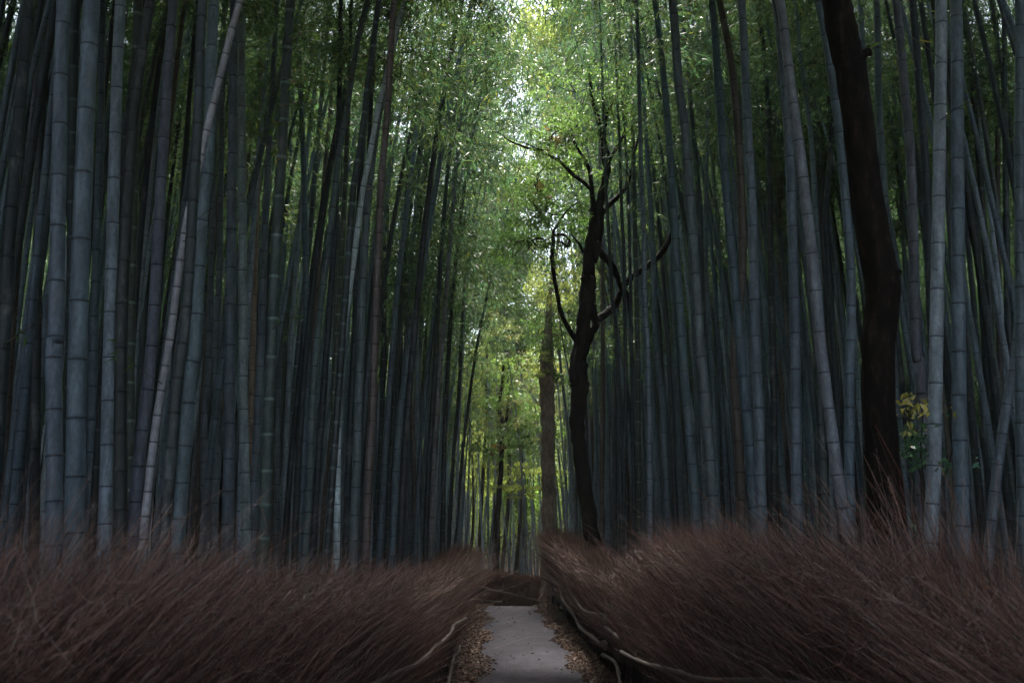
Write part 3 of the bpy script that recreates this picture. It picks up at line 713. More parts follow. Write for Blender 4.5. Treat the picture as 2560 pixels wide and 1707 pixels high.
for lab, specs in (('pinkish tan', ("A:1180,340 A:1130,300 A:1080,260", "A:1185,340 A:1240,330 A:1290,350", "A:1165,560 A:1120,540 A:1070,540", "A:1190,120 A:1260,80 A:1340,60", "A:1185,200 A:1120,190 A:1080,240")),
                   ('stout green', ("A:1290,550 A:1250,560 A:1190,600", "A:1290,350 A:1360,370 A:1440,350", "A:1310,190 A:1400,140 A:1520,160", "A:1275,640 A:1240,690 A:1280,700", "A:1290,480 A:1380,460 A:1460,470")),
                   ('right lighter one', ("A:1100,240 A:1150,210 A:1210,200", "A:1100,640 A:1160,620 A:1230,600", "A:1100,460 A:1150,500 A:1200,560")),
                   ('slanted slate', ("T:740,530 T:800,490 T:860,460", "T:770,330 T:820,280 T:870,250", "T:720,540 T:640,490 T:560,470")),
                   ('slim greenish', ("T:560,450 T:620,440 T:690,480", "T:560,210 T:640,200 T:740,240", "T:520,650 T:420,670 T:360,690"))):
    q = by_label(lab)
    for s in specs: add_branch(q, parse(s), .005, random.choice([0, 12, 18, 22]))
for q in random.sample([q for q in placed if q[3] > 7], 34):     # dead bare twigs at random nodes
    n = random.randint(1, 3)
    for _ in range(n):
        py = random.uniform(30, 430)
        z = pt(q[0], py, q[3])[2]; i = int(np.searchsorted(q[5][:, 2], z)); i = min(i, len(q[5]) - 1)
        p0 = q[5][i]; x0, y0 = proj(*p0); s = random.choice([-1, 1]); k = 11 / q[3] * random.uniform(.6, 1.4)
        add_branch(q, [(x0, y0), (x0 + s * 18 * k, y0 - 12 * k), (x0 + s * 40 * k, y0 - random.uniform(10, 34) * k)], .004, random.choice([0, 0, 0, 6]), (.13, .12, .11))

# ------------------------------------------------------------------ broadleaf trees
def limb(mb, spec, Y, widths, dY=0.0, k=12, mi=0):
    px = parse(spec); n = len(px)
    P = np.array([pt(x, y, Y + dY * i / max(1, n - 1)) for i, (x, y) in enumerate(px)])
    W = np.interp(np.linspace(0, 1, n), np.linspace(0, 1, len(widths)), widths)
    R = W * Y / 1011 / 2
    PP = catmull(P, 5); RR = np.interp(np.linspace(0, n - 1, len(PP)), np.arange(n), R)
    return PP, RR

def tree(name, label, loc, trunks, barkmat, blobs, leafsize, leafcols, nleaf, group=None, leafmat=None, wob=.10):
    root = empty(name, loc, label, 'tree', group); L = np.array(loc)
    mb = MB()
    for P, R in trunks:
        w = np.zeros_like(P); s = np.arange(len(P)); w[:, 0] = np.sin(s * 1.7) * R * wob; w[:, 1] = np.cos(s * 1.3) * R * wob
        tube(mb, P + w - L, R, 14, (1, 1, 1), 0, rough=.10)
    mb.obj('trunk', [barkmat], root)
    mb = MB()
    for (c, rad, share, ci) in blobs:
        n = int(nleaf * share); c = np.array(c) - L; rad = np.array(rad)
        m = max(6, n // 45)
        u = unit(rng.normal(size=(m, 3))) * (rng.random((m, 1)) ** .5)
        cc = c + u * rad
        for q in cc:      # twig from the blob centre out
            if rng.random() < .35:
                tube(mb, catmull(np.array([c + (q - c) * .2, (c + q) / 2 + rng.normal(size=3) * .1, q]), 3), np.linspace(.014, .004, 7), 4, (.05, .04, .03), 1)
        cl = rng.integers(0, m, n)
        base = cc[cl] + rng.normal(size=(n, 3)) * rad * .13 * np.array([1, 1, .5])
        dirn = rng.normal(size=(n, 3)) + unit(cc[cl] - c) * .8 - np.array([0, 0, .5])
        ln = leafsize * rng.uniform(.7, 1.25, n)
        tone = (rng.uniform(.65, 1.3, m)[cl] * rng.uniform(.7, 1.3, n))[:, None]
        leaves(mb, base, dirn, ln, ln * rng.uniform(.34, .5, n), tone * np.array(leafcols[ci])[None, :], 0, .3, .5)
    mb.obj('crown', [leafmat or M_BLEAF, M_TWIG], root)
    return root

DG = (.08, .15, .06); MG = (.13, .21, .08); YG = (.40, .43, .15); YE = (.42, .34, .10); OR = (.33, .18, .08)
# forked tree right of the path
TY = 17.5
b0 = pt(*parse("E:1178,1040")[0], TY); gz = float(ground(0, TY))
tr = []
def L_(spec, widths, dY=0): tr.append(limb(None, spec, TY, widths, dY))
P, R = limb(None, "E:1172,1100 E:1165,980 E:1140,820 E:1110,600 E:1090,450 E:1085,350 E:1100,200 Q:745,800 Q:770,620", TY, [19, 17, 15.5, 14.5, 14.5, 16, 17, 17, 13])
lowest = P[0].copy(); lowest[2] = gz - .1; lowest[0] += .12
P = np.vstack([lowest, P]); R = np.concatenate([[R[0] * 1.35], R]); tr.append((P, R))
L_("Q:705,770 Q:720,620 Q:760,450 Q:790,250 Q:810,0 P:815,1350 P:825,1150 P:850,1000 P:855,850 P:842,700 P:825,560 P:790,480 P:740,400 P:700,320 P:690,240", [9, 13, 15, 15, 13, 12, 10, 6, 4.5, 4, 3, 2.4, 1.4])
L_("P:850,720 P:790,655 P:700,590 P:600,490 P:480,430 P:330,380 P:220,335 P:150,280 P:100,268", [4.5, 4.2, 3.8, 3.4, 2.8, 2.0, 1.2, .8], .6)
L_("P:480,410 P:430,395 P:330,350 P:250,330", [1.8, 1.5, 1.0, .7])
L_("P:850,1250 P:880,1120 P:902,950 P:905,800 P:940,650 P:962,500 P:935,350 P:900,210 P:860,60 P:835,-60 P:820,-250", [9, 10, 10, 9, 8, 7.5, 6, 5.5, 4.8, 3.5, 2])
L_("P:950,560 P:930,420 P:940,250 P:960,120 P:1010,40 P:1050,-80", [5, 5, 4, 3, 2, 1])
L_("P:962,500 P:1010,420 P:1060,340 P:1090,240 P:1100,60", [5, 4.5, 3.6, 2.5, 1.2], .5)
L_("P:925,880 P:980,810 P:1040,755 P:1100,680 P:1140,560 P:1160,430 P:1190,320 P:1200,200", [5, 5.5, 5, 4.5, 4, 3.6, 2.6, 1.5], 1.0)
L_("P:870,1130 P:920,1190 P:990,1270 P:1030,1350 P:1070,1450 Q:1110,100 Q:1130,250 Q:1140,420", [8, 8, 7.5, 6, 5, 4, 3, 2.5], .8)
L_("Q:730,750 Q:760,600 Q:800,480 Q:850,370 Q:900,290 Q:960,240 Q:1020,180 Q:1100,20 P:1260,1280 P:1340,1210 P:1400,1130 P:1440,1040 P:1500,900", [11, 11, 10, 9.5, 9, 8, 7, 6.5, 7, 7, 6.5, 5, 3], 1.2)
L_("Q:880,330 Q:850,220 Q:845,80 P:850,1400 P:840,1280", [9, 8, 7.5, 7, 7])
L_("Q:715,440 Q:640,310 Q:600,200 Q:575,60 P:558,1350 P:545,1200 P:552,1100 P:555,1020 P:590,960 P:650,870 P:740,790", [6, 4.8, 4.4, 4.2, 4.2, 4.6, 4.6, 3.2, 2.4, 1.6, 1], -.5)
L_("P:552,1050 P:600,1042 P:645,1052 P:672,1082 P:660,1130 P:615,1100 P:580,1100", [3, 2.8, 3, 3.4, 3.2, 2.4, 1.6], -.3)
L_("P:545,1120 P:480,1100 P:420,1095", [2, 1.4, .8], -.3)
L_("P:790,1200 P:745,1110 P:690,1040 P:690,960", [3, 2.6, 1.8, .8])
L_("P:782,1150 P:775,1380 P:800,1440 P:865,1480", [1.1, 1.1, 1.0, .9], -.4)
def blob(spec, Y, r, share, ci):
    x, y = parse(spec)[0]; return (pt(x, y, Y), r, share, ci)
tb = [blob("P:480,350", TY + .4, (.7, .9, .5), .10, 1), blob("P:420,620", TY, (.8, .9, .5), .08, 1), blob("P:480,900", TY - .2, (.9, .8, .6), .14, 0),
      blob("P:360,1080", TY - .3, (.9, .8, .55), .14, 0), blob("P:650,300", TY, (.7, .8, .7), .10, 1), blob("P:700,880", TY + .2, (.5, .6, .45), .05, 0),
      blob("P:650,560", TY + .3, (.7, .7, .5), .07, 1), blob("P:950,50", TY, (1.0, 1.0, .9), .12, 1), blob("P:780,0", TY, (.9, .9, .8), .09, 1),
      blob("P:1150,250", TY + .6, (.7, .9, 1.0), .06, 1), blob("P:1350,400", TY + 1, (.8, .8, .9), .04, 1), blob("P:430,720", TY - .2, (.25, .3, .15), .008, 2), blob("P:530,330", TY, (.2, .3, .2), .008, 2)]
tree('forked_tree', 'dark forked tree with crooked limbs behind the right fence', (float(b0[0]), TY, gz), tr, M_BARK_DARK, tb, .07, [(.15, .25, .09), (.20, .30, .11), OR], 11000)

# big dark trunk close at the right
FY = 6.3
tr = []
P, R = limb(None, "F:955,1150 F:948,900 F:938,700 F:915,400 C:902,1568 C:925,1330 C:868,1000 C:828,700 C:785,350 C:740,150 C:715,0 C:690,-150 C:660,-500", FY, [43, 40, 37, 34, 34, 36, 34, 32, 33, 33, 31, 28, 27])
lo = P[0].copy(); lo[2] = -.1; P = np.vstack([lo, P]); R = np.concatenate([[R[0] * 1.2], R])
up = P[-1] + np.array([[-.3, .3, 1.5], [-.1, .8, 3.2], [.4, 1.2, 5.0]]); P = np.vstack([P, up]); R = np.concatenate([R, [R[-1] * .8, R[-1] * .5, R[-1] * .2]])
tr.append((P, R))
tr.append(limb(None, "C:950,1300 C:985,1250 C:1000,1230", FY - .08, [12, 10, 7]))     # stubs
tr.append(limb(None, "C:800,300 C:850,235 C:868,250", FY - .06, [12, 9, 6]))
tp = P[-3]
tree('dark_trunked_tree', 'near-black leaning trunk in front of the right grove', (float(P[0][0]), FY, 0), tr, M_BARK_NEAR,
     [(tuple(tp + np.array([0, 0, 1.5])), (1.6, 1.6, 1.0), .6, 0), (tuple(tp + np.array([.8, 1, 3])), (1.4, 1.4, 1.0), .4, 1)], .09, [DG, MG], 5000, wob=.03)

# pale trunk at the crest, with roots
PY = 25.0
P, R = limb(None, "E:948,1190 E:950,1080 E:955,900 E:955,700 E:950,560 E:952,420 E:948,300 E:945,180 E:945,60 Q:512,420 Q:520,250 Q:530,60 P:560,1300 P:600,1000", PY, [15, 14, 14.5, 14.2, 13.6, 14.2, 15, 15.6, 13, 10, 7, 5, 4, 3])
lo = P[0].copy(); lo[2] -= .5; P = np.vstack([lo, P]); R = np.concatenate([[R[0]], R])
tr = [(P, R)]
for s, w in (("E:945,1120 E:932,1160 E:915,1180 E:905,1190", [6, 4.5, 3.2, 2.2]), ("E:950,1150 E:935,1178 E:918,1190 E:905,1192", [5, 4, 3, 2]),
             ("E:955,1150 E:962,1175 E:955,1187 E:935,1190", [4, 3.5, 3, 2]), ("E:965,1140 E:985,1170 E:1000,1195", [5, 4, 2])):
    tr.append(limb(None, s, PY - .45, w))
base = P[1]
tree('pale_trunked_tree', 'pale brown trunk with exposed roots at the crest of the path', (float(base[0]), PY, float(base[2])), tr, M_BARK_PALE,
     [blob("Q:540,380", PY, (.7, .9, .7), .35, 0), blob("Q:480,600", PY, (.5, .7, .2), .1, 1), blob("P:620,1400", PY, (.9, 1, .9), .35, 1), blob("Q:470,690", PY - .4, (.45, .4, .12), .06, 1), blob("Q:600,740", PY, (.5, .5, .3), .1, 0)], .08, [MG, YG], 5200)

# small dark tree further on
SY = 33.0
P, R = limb(None, "E:712,1060 E:718,900 E:722,780 E:735,600 E:740,450 E:738,360 E:730,300 E:745,150 E:750,0", SY, [7.5, 6.5, 5.8, 5.2, 5, 4.5, 3.5, 2.5, 1.5])
lo = P[0].copy(); lo[2] = -1.0; P = np.vstack([lo, P]); R = np.concatenate([[R[0] * 1.1], R])
tr = [(P, R), limb(None, "E:740,420 E:765,340 E:770,260 E:790,160", SY, [4, 3.2, 2.4, 1.2]), limb(None, "E:738,500 E:800,480 E:880,470", SY, [1.6, 1.2, .8]),
      limb(None, "E:738,560 E:690,520 E:640,500", SY, [1.4, 1.1, .6])]
tree('small_dark_tree', 'small dark tree with tiered leaves left of the pale trunk', (float(P[0][0]), SY, -.95), tr, M_BARK_DARK,
     [blob("E:860,450", SY - .5, (1.3, 1, .8), .22, 0), blob("E:800,290", SY, (1.1, 1, .7), .14, 0), blob("E:690,500", SY, (.9, 1, .5), .12, 0), blob("E:760,180", SY, (1.3, 1, .9), .14, 1),
      blob("E:850,620", SY + .8, (1.6, 1.2, .5), .16, 2), blob("E:800,680", SY + .5, (1.0, 1, .35), .08, 2), blob("E:735,490", SY - .3, (.35, .3, .2), .02, 3), blob("E:880,350", SY, (.8, 1, .5), .08, 0)],
     .11, [(.17, .27, .09), (.22, .32, .11), (.34, .38, .11), OR], 6500)

# autumn trees beyond
def far_tree(label, px, py, Y, rads, cols, n, sz=.16):
    top = pt(px, py, Y); g = float(ground(top[0], Y))
    P = catmull(np.array([[top[0] - .2, Y, g - .1], [top[0] + .2, Y, g + top[2] * .4], [top[0], Y, top[2]]]), 6); R = np.linspace(.09, .03, len(P))
    bl = []
    for (dx, dy, dz, r, s, ci) in rads: bl.append((top + np.array([dx, dy, dz]), r, s, ci))
    trn = [(P, R)] + [(catmull(np.array([top * [1, 1, .62] + [0, 0, .2], (top * [1, 1, .75] + np.array(b[0]) * [1, 1, 1]) / 2, np.array(b[0])]), 4), np.linspace(.07, .02, 9)) for b in bl[:3]]
    tree('autumn_tree', label, (float(P[0][0]), Y, g), trn, M_BARK_MID, bl, sz, cols, n)
far_tree('tall yellowing tree showing under the sky gap beyond the arching bamboo', 577, 108, 42, [(0, 0, 0, (1.6, 1.6, 2.4), .4, 0), (-1, 1, -3, (2, 1.6, 1.6), .3, 1), (1.4, 0, 2, (1.5, 1.5, 1.6), .3, 1)], [YE, YG], 14000)
far_tree('bright yellow-green treetop filling the gap left of the forked tree crown', 518, 262, 43, [(0, 0, 0, (1.9, 1.6, 1.9), .45, 0), (-.3, 1, 3.4, (1.5, 1.4, 1.6), .3, 1), (1.4, 0, -2.2, (1.8, 1.5, 1.5), .25, 0)], [YG, YE], 14000)
far_tree('pale yellow-green tree lighting up the middle distance behind the forked tree', 545, 330, 46, [(0, 0, 0, (2.6, 1.6, 2.2), .4, 0), (-3, 1, -1.2, (2.2, 1.6, 1.6), .3, 0), (1.6, 0, -3, (2, 1.5, 1.6), .3, 1)], [YG, YE], 12000)
far_tree('yellow-green tree glowing left of the small dark tree', 470, 400, 48, [(0, 0, 0, (2.2, 1.6, 2.0), .5, 0), (2.4, 1, 1.2, (2, 1.6, 1.6), .5, 0)], [YG], 9000)

for lb, a_, b_, Y_ in (('bright leafy treetop left of the sky gap at mid height', 505, 250, 42), ('tall fresh green tree rising left of the sky gap', 484, 62, 44), ('tall fresh green tree under the first, left of the gap', 494, 190, 45),
                       ('tall light green tree right of the sky gap', 590, 50, 47), ('tall light green tree above the forked tree crown', 612, 8, 40), ('high green treetop at the top edge right of the gap', 583, -8, 36), ('broad light green tree behind the small dark tree', 505, 350, 50), ('low bright green tree between the small dark tree and pale trunk', 520, 430, 52)):
    far_tree(lb, a_, b_, Y_, [(0, 0, 0, (1.5, 1.6, 2.3), .4, 0), (-1.6, 1, -1.6, (1.6, 1.6, 1.8), .3, 1), (.1, .5, -3.2, (1.5, 1.5, 1.6), .3, 0)], [(.25, .36, .13), YG], 16000, .19)
# shrub at the right
def shrub():
    Y = 7.6
    top = pt(905, 470, Y); root = empty('shrub', (float(top[0]), Y, 0.0), 'leafy shrub with yellow top leaves behind the bright frosted culm', 'shrub'); L = np.array(root.location)
    mb = MB()
    for s in ("F:1125,900 F:1120,700 F:1095,600 F:1060,480 F:1040,380 F:1030,280", "F:1125,850 F:1115,650 F:1100,500 F:1110,350 F:1090,260", "F:1130,850 F:1180,700 F:1230,560 F:1250,480", "F:1100,600 F:1160,420 F:1215,320"):
        P = np.array([pt(x, y, Y + rng.uniform(-.1, .1)) for x, y in parse(s)]); 
        P = catmull(np.vstack([[P[0][0] * .5 + P[0][0] * .5, Y, 0.0], P]), 4) - L
        tube(mb, P, np.linspace(.012, .004, len(P)), 6, (.05, .05, .045))
    mb.obj('stem', [M_TWIG], root)
    mb = MB()
    def put(spec, n, rx, ry, cols, Yo=0):
        x, y = parse(spec)[0]
        px = rng.normal(x, rx, n); py = rng.normal(y, ry, n)
        base = np.array([pt(a, b, Y + Yo + rng.uniform(-.25, .25)) for a, b in zip(px, py)]) - L
        ln = rng.uniform(.05, .085, n)
        leaves(mb, base, rng.normal(size=(n, 3)) - np.array([0, 0, .4]), ln, ln * .42, np.array(cols)[rng.integers(0, len(cols), n)] * rng.uniform(.7, 1.2, (n, 1)), 0, .3, .5)
    Y1 = [(.42, .36, .11), (.45, .41, .24), (.28, .25, .07)]; G1 = [(.05, .12, .08), (.07, .15, .10)]
    put("F:1030,275", 16, 7, 5, Y1); put("F:1080,270", 10, 5, 4, Y1); put("F:1060,330", 16, 11, 3, Y1); put("F:1040,410", 16, 9, 5, Y1); put("F:1215,320", 8, 5, 4, Y1)
    put("F:1075,480", 90, 11, 10, G1); put("F:1060,430", 40, 11, 8, G1); put("F:1100,540", 30, 9, 6, G1); put("F:1220,560", 22, 8, 6, G1); put("F:1345,548", 3, 2, 1.5, [(.15, .3, .27)]); put("F:1070,830", 10, 4, 3, [(.15, .3, .27)])
    mb.obj('leaves', [M_BLEAF], root)
shrub()

# ------------------------------------------------------------------ brush fences
def brush(mb, n, y0, y1, xf, side, H, lean, wmm, dens=None, thick=.65, dirx=1, tallf=None, floor=None):
    """side: +1 = brush lies at smaller x than the face (left fence, leans +x); -1 mirrored"""
    # uneven sampling: more near the camera
    y = y0 + (y1 - y0) * rng.random(n) ** (dens or 1.0)
    u = rng.random(n) ** 1.15 * thick
    gz = ground(0 * y, y)
    cl = np.sin(y * 3.1 + 1.3 * np.sin(y * 1.7)) * .5 + np.sin(y * 7.3 + u * 5) * .3 + np.sin(y * 13.7 - u * 9) * .2
    h = H(y) * (1 - .06 * (u / thick) + .07 * cl + .04 * np.sin(y * 2.2 + u * 3)) + rng.normal(size=n) * .10
    prof = np.clip(1 - ((u - thick * .45) / (thick * .75)) ** 2, 0, 1)
    h = h * (.86 + .14 * prof)
    front = u < .06
    h = np.where(front, h * rng.uniform(.55, .9, n), h)
    start = np.where(front, rng.uniform(0, .5, n), rng.uniform(.25, .7, n)) * h
    ln = lean(y) * rng.uniform(.55, 1.35, n) * (1 + .35 * cl)
    sw = np.sin(y * 4.7 + 3 * np.sin(y * 1.1) + u * 4); sw2 = np.sin(y * 9.1 + 2 * np.sin(y * 2.3) - u * 7)
    ly = rng.normal(size=n) * .15 + .10 * cl + .13 * sw2
    ln = ln * (1 + .45 * sw) 
    ln = ln + rng.normal(size=n) * np.interp(y, [6, 14], [.10, .06])
    stiff = rng.random(n) < .34; ln = np.where(stiff, rng.normal(size=n) * np.interp(y, [6, 14], [.22, .12]) + .04, ln); ly = np.where(stiff, rng.normal(size=n) * .34, ly)
    wild = rng.random(n) < .05
    ext = np.where(wild, rng.uniform(.05, .35, n), 0) 
    ln = ln + ext * 1.0; h2 = h + ext * .6
    K = 6; t = np.linspace(0, 1, K)[None, :]; kink = np.where(rng.random(n) < .4, .022, .007)[:, None]
    q = np.clip((start[:, None] + (h2 - start)[:, None] * t) / h[:, None], 0, 1.5)
    bend = np.clip((q - .45) / .55, 0, 2) ** 1.5
    X = (xf(y) - side * u)[:, None] + side * ln[:, None] * bend + rng.normal(size=(n, K)) * kink
    Yv = y[:, None] + ly[:, None] * q * 1.2 + rng.normal(size=(n, K)) * kink
    Z = gz[:, None] + (start[:, None] + (h2 - start)[:, None] * t) - (np.abs(ln[:, None]) * .12) * bend
    P = np.stack([X, Yv, Z], -1)
    d = unit(P[:, -1] - P[:, 0]); r = unit(np.cross(d, rng.normal(size=(n, 3))))
    w = (wmm(y) * rng.uniform(.6, 1.5, n) * .5)[:, None, None] * np.linspace(1, .25, K)[None, :, None]
    A = P + r[:, None, :] * w; B = P - r[:, None, :] * w
    V = np.stack([A, B], 2).reshape(n, K * 2, 3)
    i = np.arange(K - 1) * 2; f = np.stack([i, i + 1, i + 3, i + 2], -1)
    Fc = (np.arange(n)[:, None, None] * (K * 2) + f[None]).reshape(-1, 4)
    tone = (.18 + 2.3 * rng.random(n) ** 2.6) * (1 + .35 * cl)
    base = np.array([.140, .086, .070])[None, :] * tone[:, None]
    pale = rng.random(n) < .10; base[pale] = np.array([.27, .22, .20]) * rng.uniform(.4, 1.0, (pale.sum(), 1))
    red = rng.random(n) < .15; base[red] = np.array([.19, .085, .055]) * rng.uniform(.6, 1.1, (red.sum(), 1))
    g_ = np.repeat(np.repeat(base, K, 0).reshape(n, K, 3) * (.06 + 1.8 * np.clip(q, 0, 1.1) ** 4.6)[..., None], 2, 1)  # roots darkened to paint shade into the brush bottoms, tips lifted
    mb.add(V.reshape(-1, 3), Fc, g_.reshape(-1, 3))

def backing(mb, y0, y1, xf, side, H, thick, inset=.05, frac=.74):  # added core slab, keeps light from leaking through the brush
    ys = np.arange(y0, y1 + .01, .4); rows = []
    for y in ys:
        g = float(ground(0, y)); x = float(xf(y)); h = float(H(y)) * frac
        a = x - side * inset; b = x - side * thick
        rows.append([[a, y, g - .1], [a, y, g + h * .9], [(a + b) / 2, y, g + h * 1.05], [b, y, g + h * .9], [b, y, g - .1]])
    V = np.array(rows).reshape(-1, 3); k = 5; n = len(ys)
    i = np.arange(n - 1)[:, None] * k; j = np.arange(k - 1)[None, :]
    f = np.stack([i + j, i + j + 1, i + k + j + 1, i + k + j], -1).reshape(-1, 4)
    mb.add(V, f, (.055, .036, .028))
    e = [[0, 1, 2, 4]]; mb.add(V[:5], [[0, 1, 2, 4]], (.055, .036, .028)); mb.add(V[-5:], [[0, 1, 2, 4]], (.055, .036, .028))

HL = lambda y: np.interp(y, [0, 2.7, 3.6, 5, 6.3, 8, 10, 13, 17, 21, 24], [1.74, 1.76, 1.74, 1.66, 1.50, 1.44, 1.36, 1.27, 1.22, 1.29, 1.30])
HR = lambda y: np.interp(y, [0, 3, 4.2, 5.2, 6.5, 8.5, 9.8, 11.2, 13, 15, 17, 20, 24.5], [1.54, 1.60, 1.78, 1.78, 1.70, 1.74, 1.62, 1.38, 1.30, 1.34, 1.42, 1.52, 1.72])

def rail(root, specs, xf, side, off=.035, thick=3.0, name='rail', col=(.155, .132, .118)):
    P = []
    for (x, y) in parse(specs):
        d = ray(x, y); Y = 12.0
        for _ in range(60):
            t = float(xf(Y)) + side * off
            Yn = t / (d[0] / d[1]) if abs(d[0]) > 1e-6 else Y
            Y = .5 * Y + .5 * min(max(Yn, 2.0), 24)
        P.append(np.array([d[0] / d[1] * Y, Y, CAMZ + d[2] / d[1] * Y]))
    P = np.array(P); P[:, 2] = np.maximum(P[:, 2], ground(0 * P[:, 1], P[:, 1]) + .03)
    PP = catmull(P, 5); s = np.arange(len(PP))
    th = thick * P[:, 1].mean() / 1011 / 2
    R = th * (1 + .18 * np.sin(s * 1.1) + .1 * rng.normal(size=len(PP)))
    mb = MB(); tube(mb, PP - np.array(root.location), R, 9, col, 0, rough=.12)
    mb.obj(name, [M_RAIL], root)

def strays(mb, n, y0, y1, xf, side, H):
    """dead leaves caught in the brush"""
    y = rng.uniform(y0, y1, n); u = rng.uniform(-.02, .5, n)
    b = np.stack([xf(y) - side * u + side * .1, y, ground(0 * y, y) + H(y) * rng.uniform(.8, 1.0, n)], 1)
    ln = rng.uniform(.03, .06, n); c = np.array([(.35, .17, .08), (.30, .22, .17), (.25, .10, .05)])[rng.integers(0, 3, n)]
    leaves(mb, b, rng.normal(size=(n, 3)), ln, ln * .3, c)

def twiglets(mb, n, y0, y1, xf, side, H, lean):
    """short broken side twigs sticking every way out of the brush"""
    y = rng.uniform(y0, y1, n); u = rng.random(n) ** 1.5 * .55; q = 1 - rng.random(n) ** 1.6 * .6
    h = H(y) * (.9 + .1 * rng.random(n)) * q
    bend = np.clip((q - .45) / .55, 0, 1) ** 1.5
    b = np.stack([xf(y) - side * u + side * (lean(y) * bend * .9 + .03), y, ground(0 * y, y) + h], 1)
    d = unit(rng.normal(size=(n, 3)) * np.array([1, 1, .8]) + np.array([side * .35, 0, .75]))
    L = (.04 + .20 * rng.random(n) ** 2)[:, None]; k = rng.normal(size=(n, 3)) * .18 * L
    P = np.stack([b, b + d * L * .5 + k, b + d * L], 1)
    r_ = unit(np.cross(d, rng.normal(size=(n, 3)))); w = (np.interp(y, [1, 24], [.0018, .005]) * rng.uniform(.6, 1.4, n))[:, None, None] * np.array([.5, .45, .2])[None, :, None]
    V = np.stack([P + r_[:, None] * w, P - r_[:, None] * w], 2).reshape(-1, 3)
    i = np.arange(2) * 2; f = np.stack([i, i + 1, i + 3, i + 2], -1)
    Fc = (np.arange(n)[:, None, None] * 6 + f[None]).reshape(-1, 4)
    c = np.array([(.20, .13, .105), (.30, .235, .205), (.12, .07, .055), (.26, .15, .105)])[rng.integers(0, 4, n)] * rng.uniform(.4, 1.6, (n, 1))
    mb.add(V, Fc, np.repeat(c, 6, 0))

fl = empty('brush_fence', (-.8, 12, 0), 'long brown brush fence along the left side of the path', 'fence', 'brush fences lining the path')
o_ = np.array([-.8, 12, 0])
def shift(mb, o): mb.v = [v - np.asarray(o, np.float32) for v in mb.v]
mb = MB(); LE = lambda y: np.interp(y, [0, 3, 6, 10, 15, 22, 24], [.24, .28, .30, .24, .18, .22, .40])
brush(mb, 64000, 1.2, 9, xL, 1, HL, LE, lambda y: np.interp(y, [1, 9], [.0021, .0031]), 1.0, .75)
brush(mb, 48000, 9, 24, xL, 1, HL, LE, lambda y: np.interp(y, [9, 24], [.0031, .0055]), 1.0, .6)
twiglets(mb, 34000, 1.4, 9, xL, 1, HL, LE); twiglets(mb, 26000, 9, 24, xL, 1, HL, LE); strays(mb, 220, 3.4, 10, xL, 1, HL)
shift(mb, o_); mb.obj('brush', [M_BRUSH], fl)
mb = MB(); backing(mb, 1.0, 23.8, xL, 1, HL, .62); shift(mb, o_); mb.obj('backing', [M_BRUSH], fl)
rail(fl, "E:575,1268 E:555,1280 E:520,1300 E:510,1330 E:470,1375 E:430,1400 E:400,1440 E:340,1485 E:260,1515 E:200,1545 E:150,1575", xL, 1, .20, 3.4)
rail(fl, "E:548,1395 E:540,1430 E:520,1450 E:510,1500 E:495,1568 E:490,1620", xL, 1, .10, 2.6)

fr = empty('brush_fence', (1.6, 12, 0), 'long brown brush fence along the right side of the path', 'fence', 'brush fences lining the path')
o_ = np.array([1.6, 12, 0]); LR = lambda y: np.interp(y, [0, 4, 5, 6, 12, 18, 24.4], [.28, .38, .36, .26, .17, .20, .34])
mb = MB()
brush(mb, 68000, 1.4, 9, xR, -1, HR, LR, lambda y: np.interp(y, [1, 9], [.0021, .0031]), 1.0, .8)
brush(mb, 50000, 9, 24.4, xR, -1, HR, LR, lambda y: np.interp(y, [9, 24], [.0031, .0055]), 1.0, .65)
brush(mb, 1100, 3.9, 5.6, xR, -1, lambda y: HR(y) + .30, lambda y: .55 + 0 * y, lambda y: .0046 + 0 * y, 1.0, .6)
twiglets(mb, 36000, 1.6, 9, xR, -1, HR, LR); twiglets(mb, 26000, 9, 24.4, xR, -1, HR, LR); strays(mb, 220, 3.4, 10, xR, -1, HR)
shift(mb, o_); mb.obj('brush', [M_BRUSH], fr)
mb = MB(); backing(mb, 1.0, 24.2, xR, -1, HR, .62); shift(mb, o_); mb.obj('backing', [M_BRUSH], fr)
rail(fr, "E:1000,1010 E:1015,1060 E:1040,1115 E:1050,1150 E:1085,1195 E:1100,1220 E:1130,1240 E:1200,1255 E:1215,1270 E:1215,1310 E:1240,1330 E:1272,1360", xR, -1, .10, 3.1)
rail(fr, "E:980,1030 E:990,1070 E:1005,1110 E:1010,1160 E:1025,1195 E:1060,1240 E:1100,1310 E:1150,1350 E:1190,1385 E:1212,1375 E:1212,1410", xR, -1, .10, 3.1)
rail(fr, "E:1200,1435 E:1240,1455 E:1265,1485 E:1275,1530 E:1285,1600", xR, -1, .11, 3.4)
rail(fr, "E:1285,1420 E:1340,1450 E:1400,1475 E:1480,1495 E:1573,1520 F:100,1545 F:300,1552 F:640,1562 F:800,1580", xR, -1, .15, 4.2)

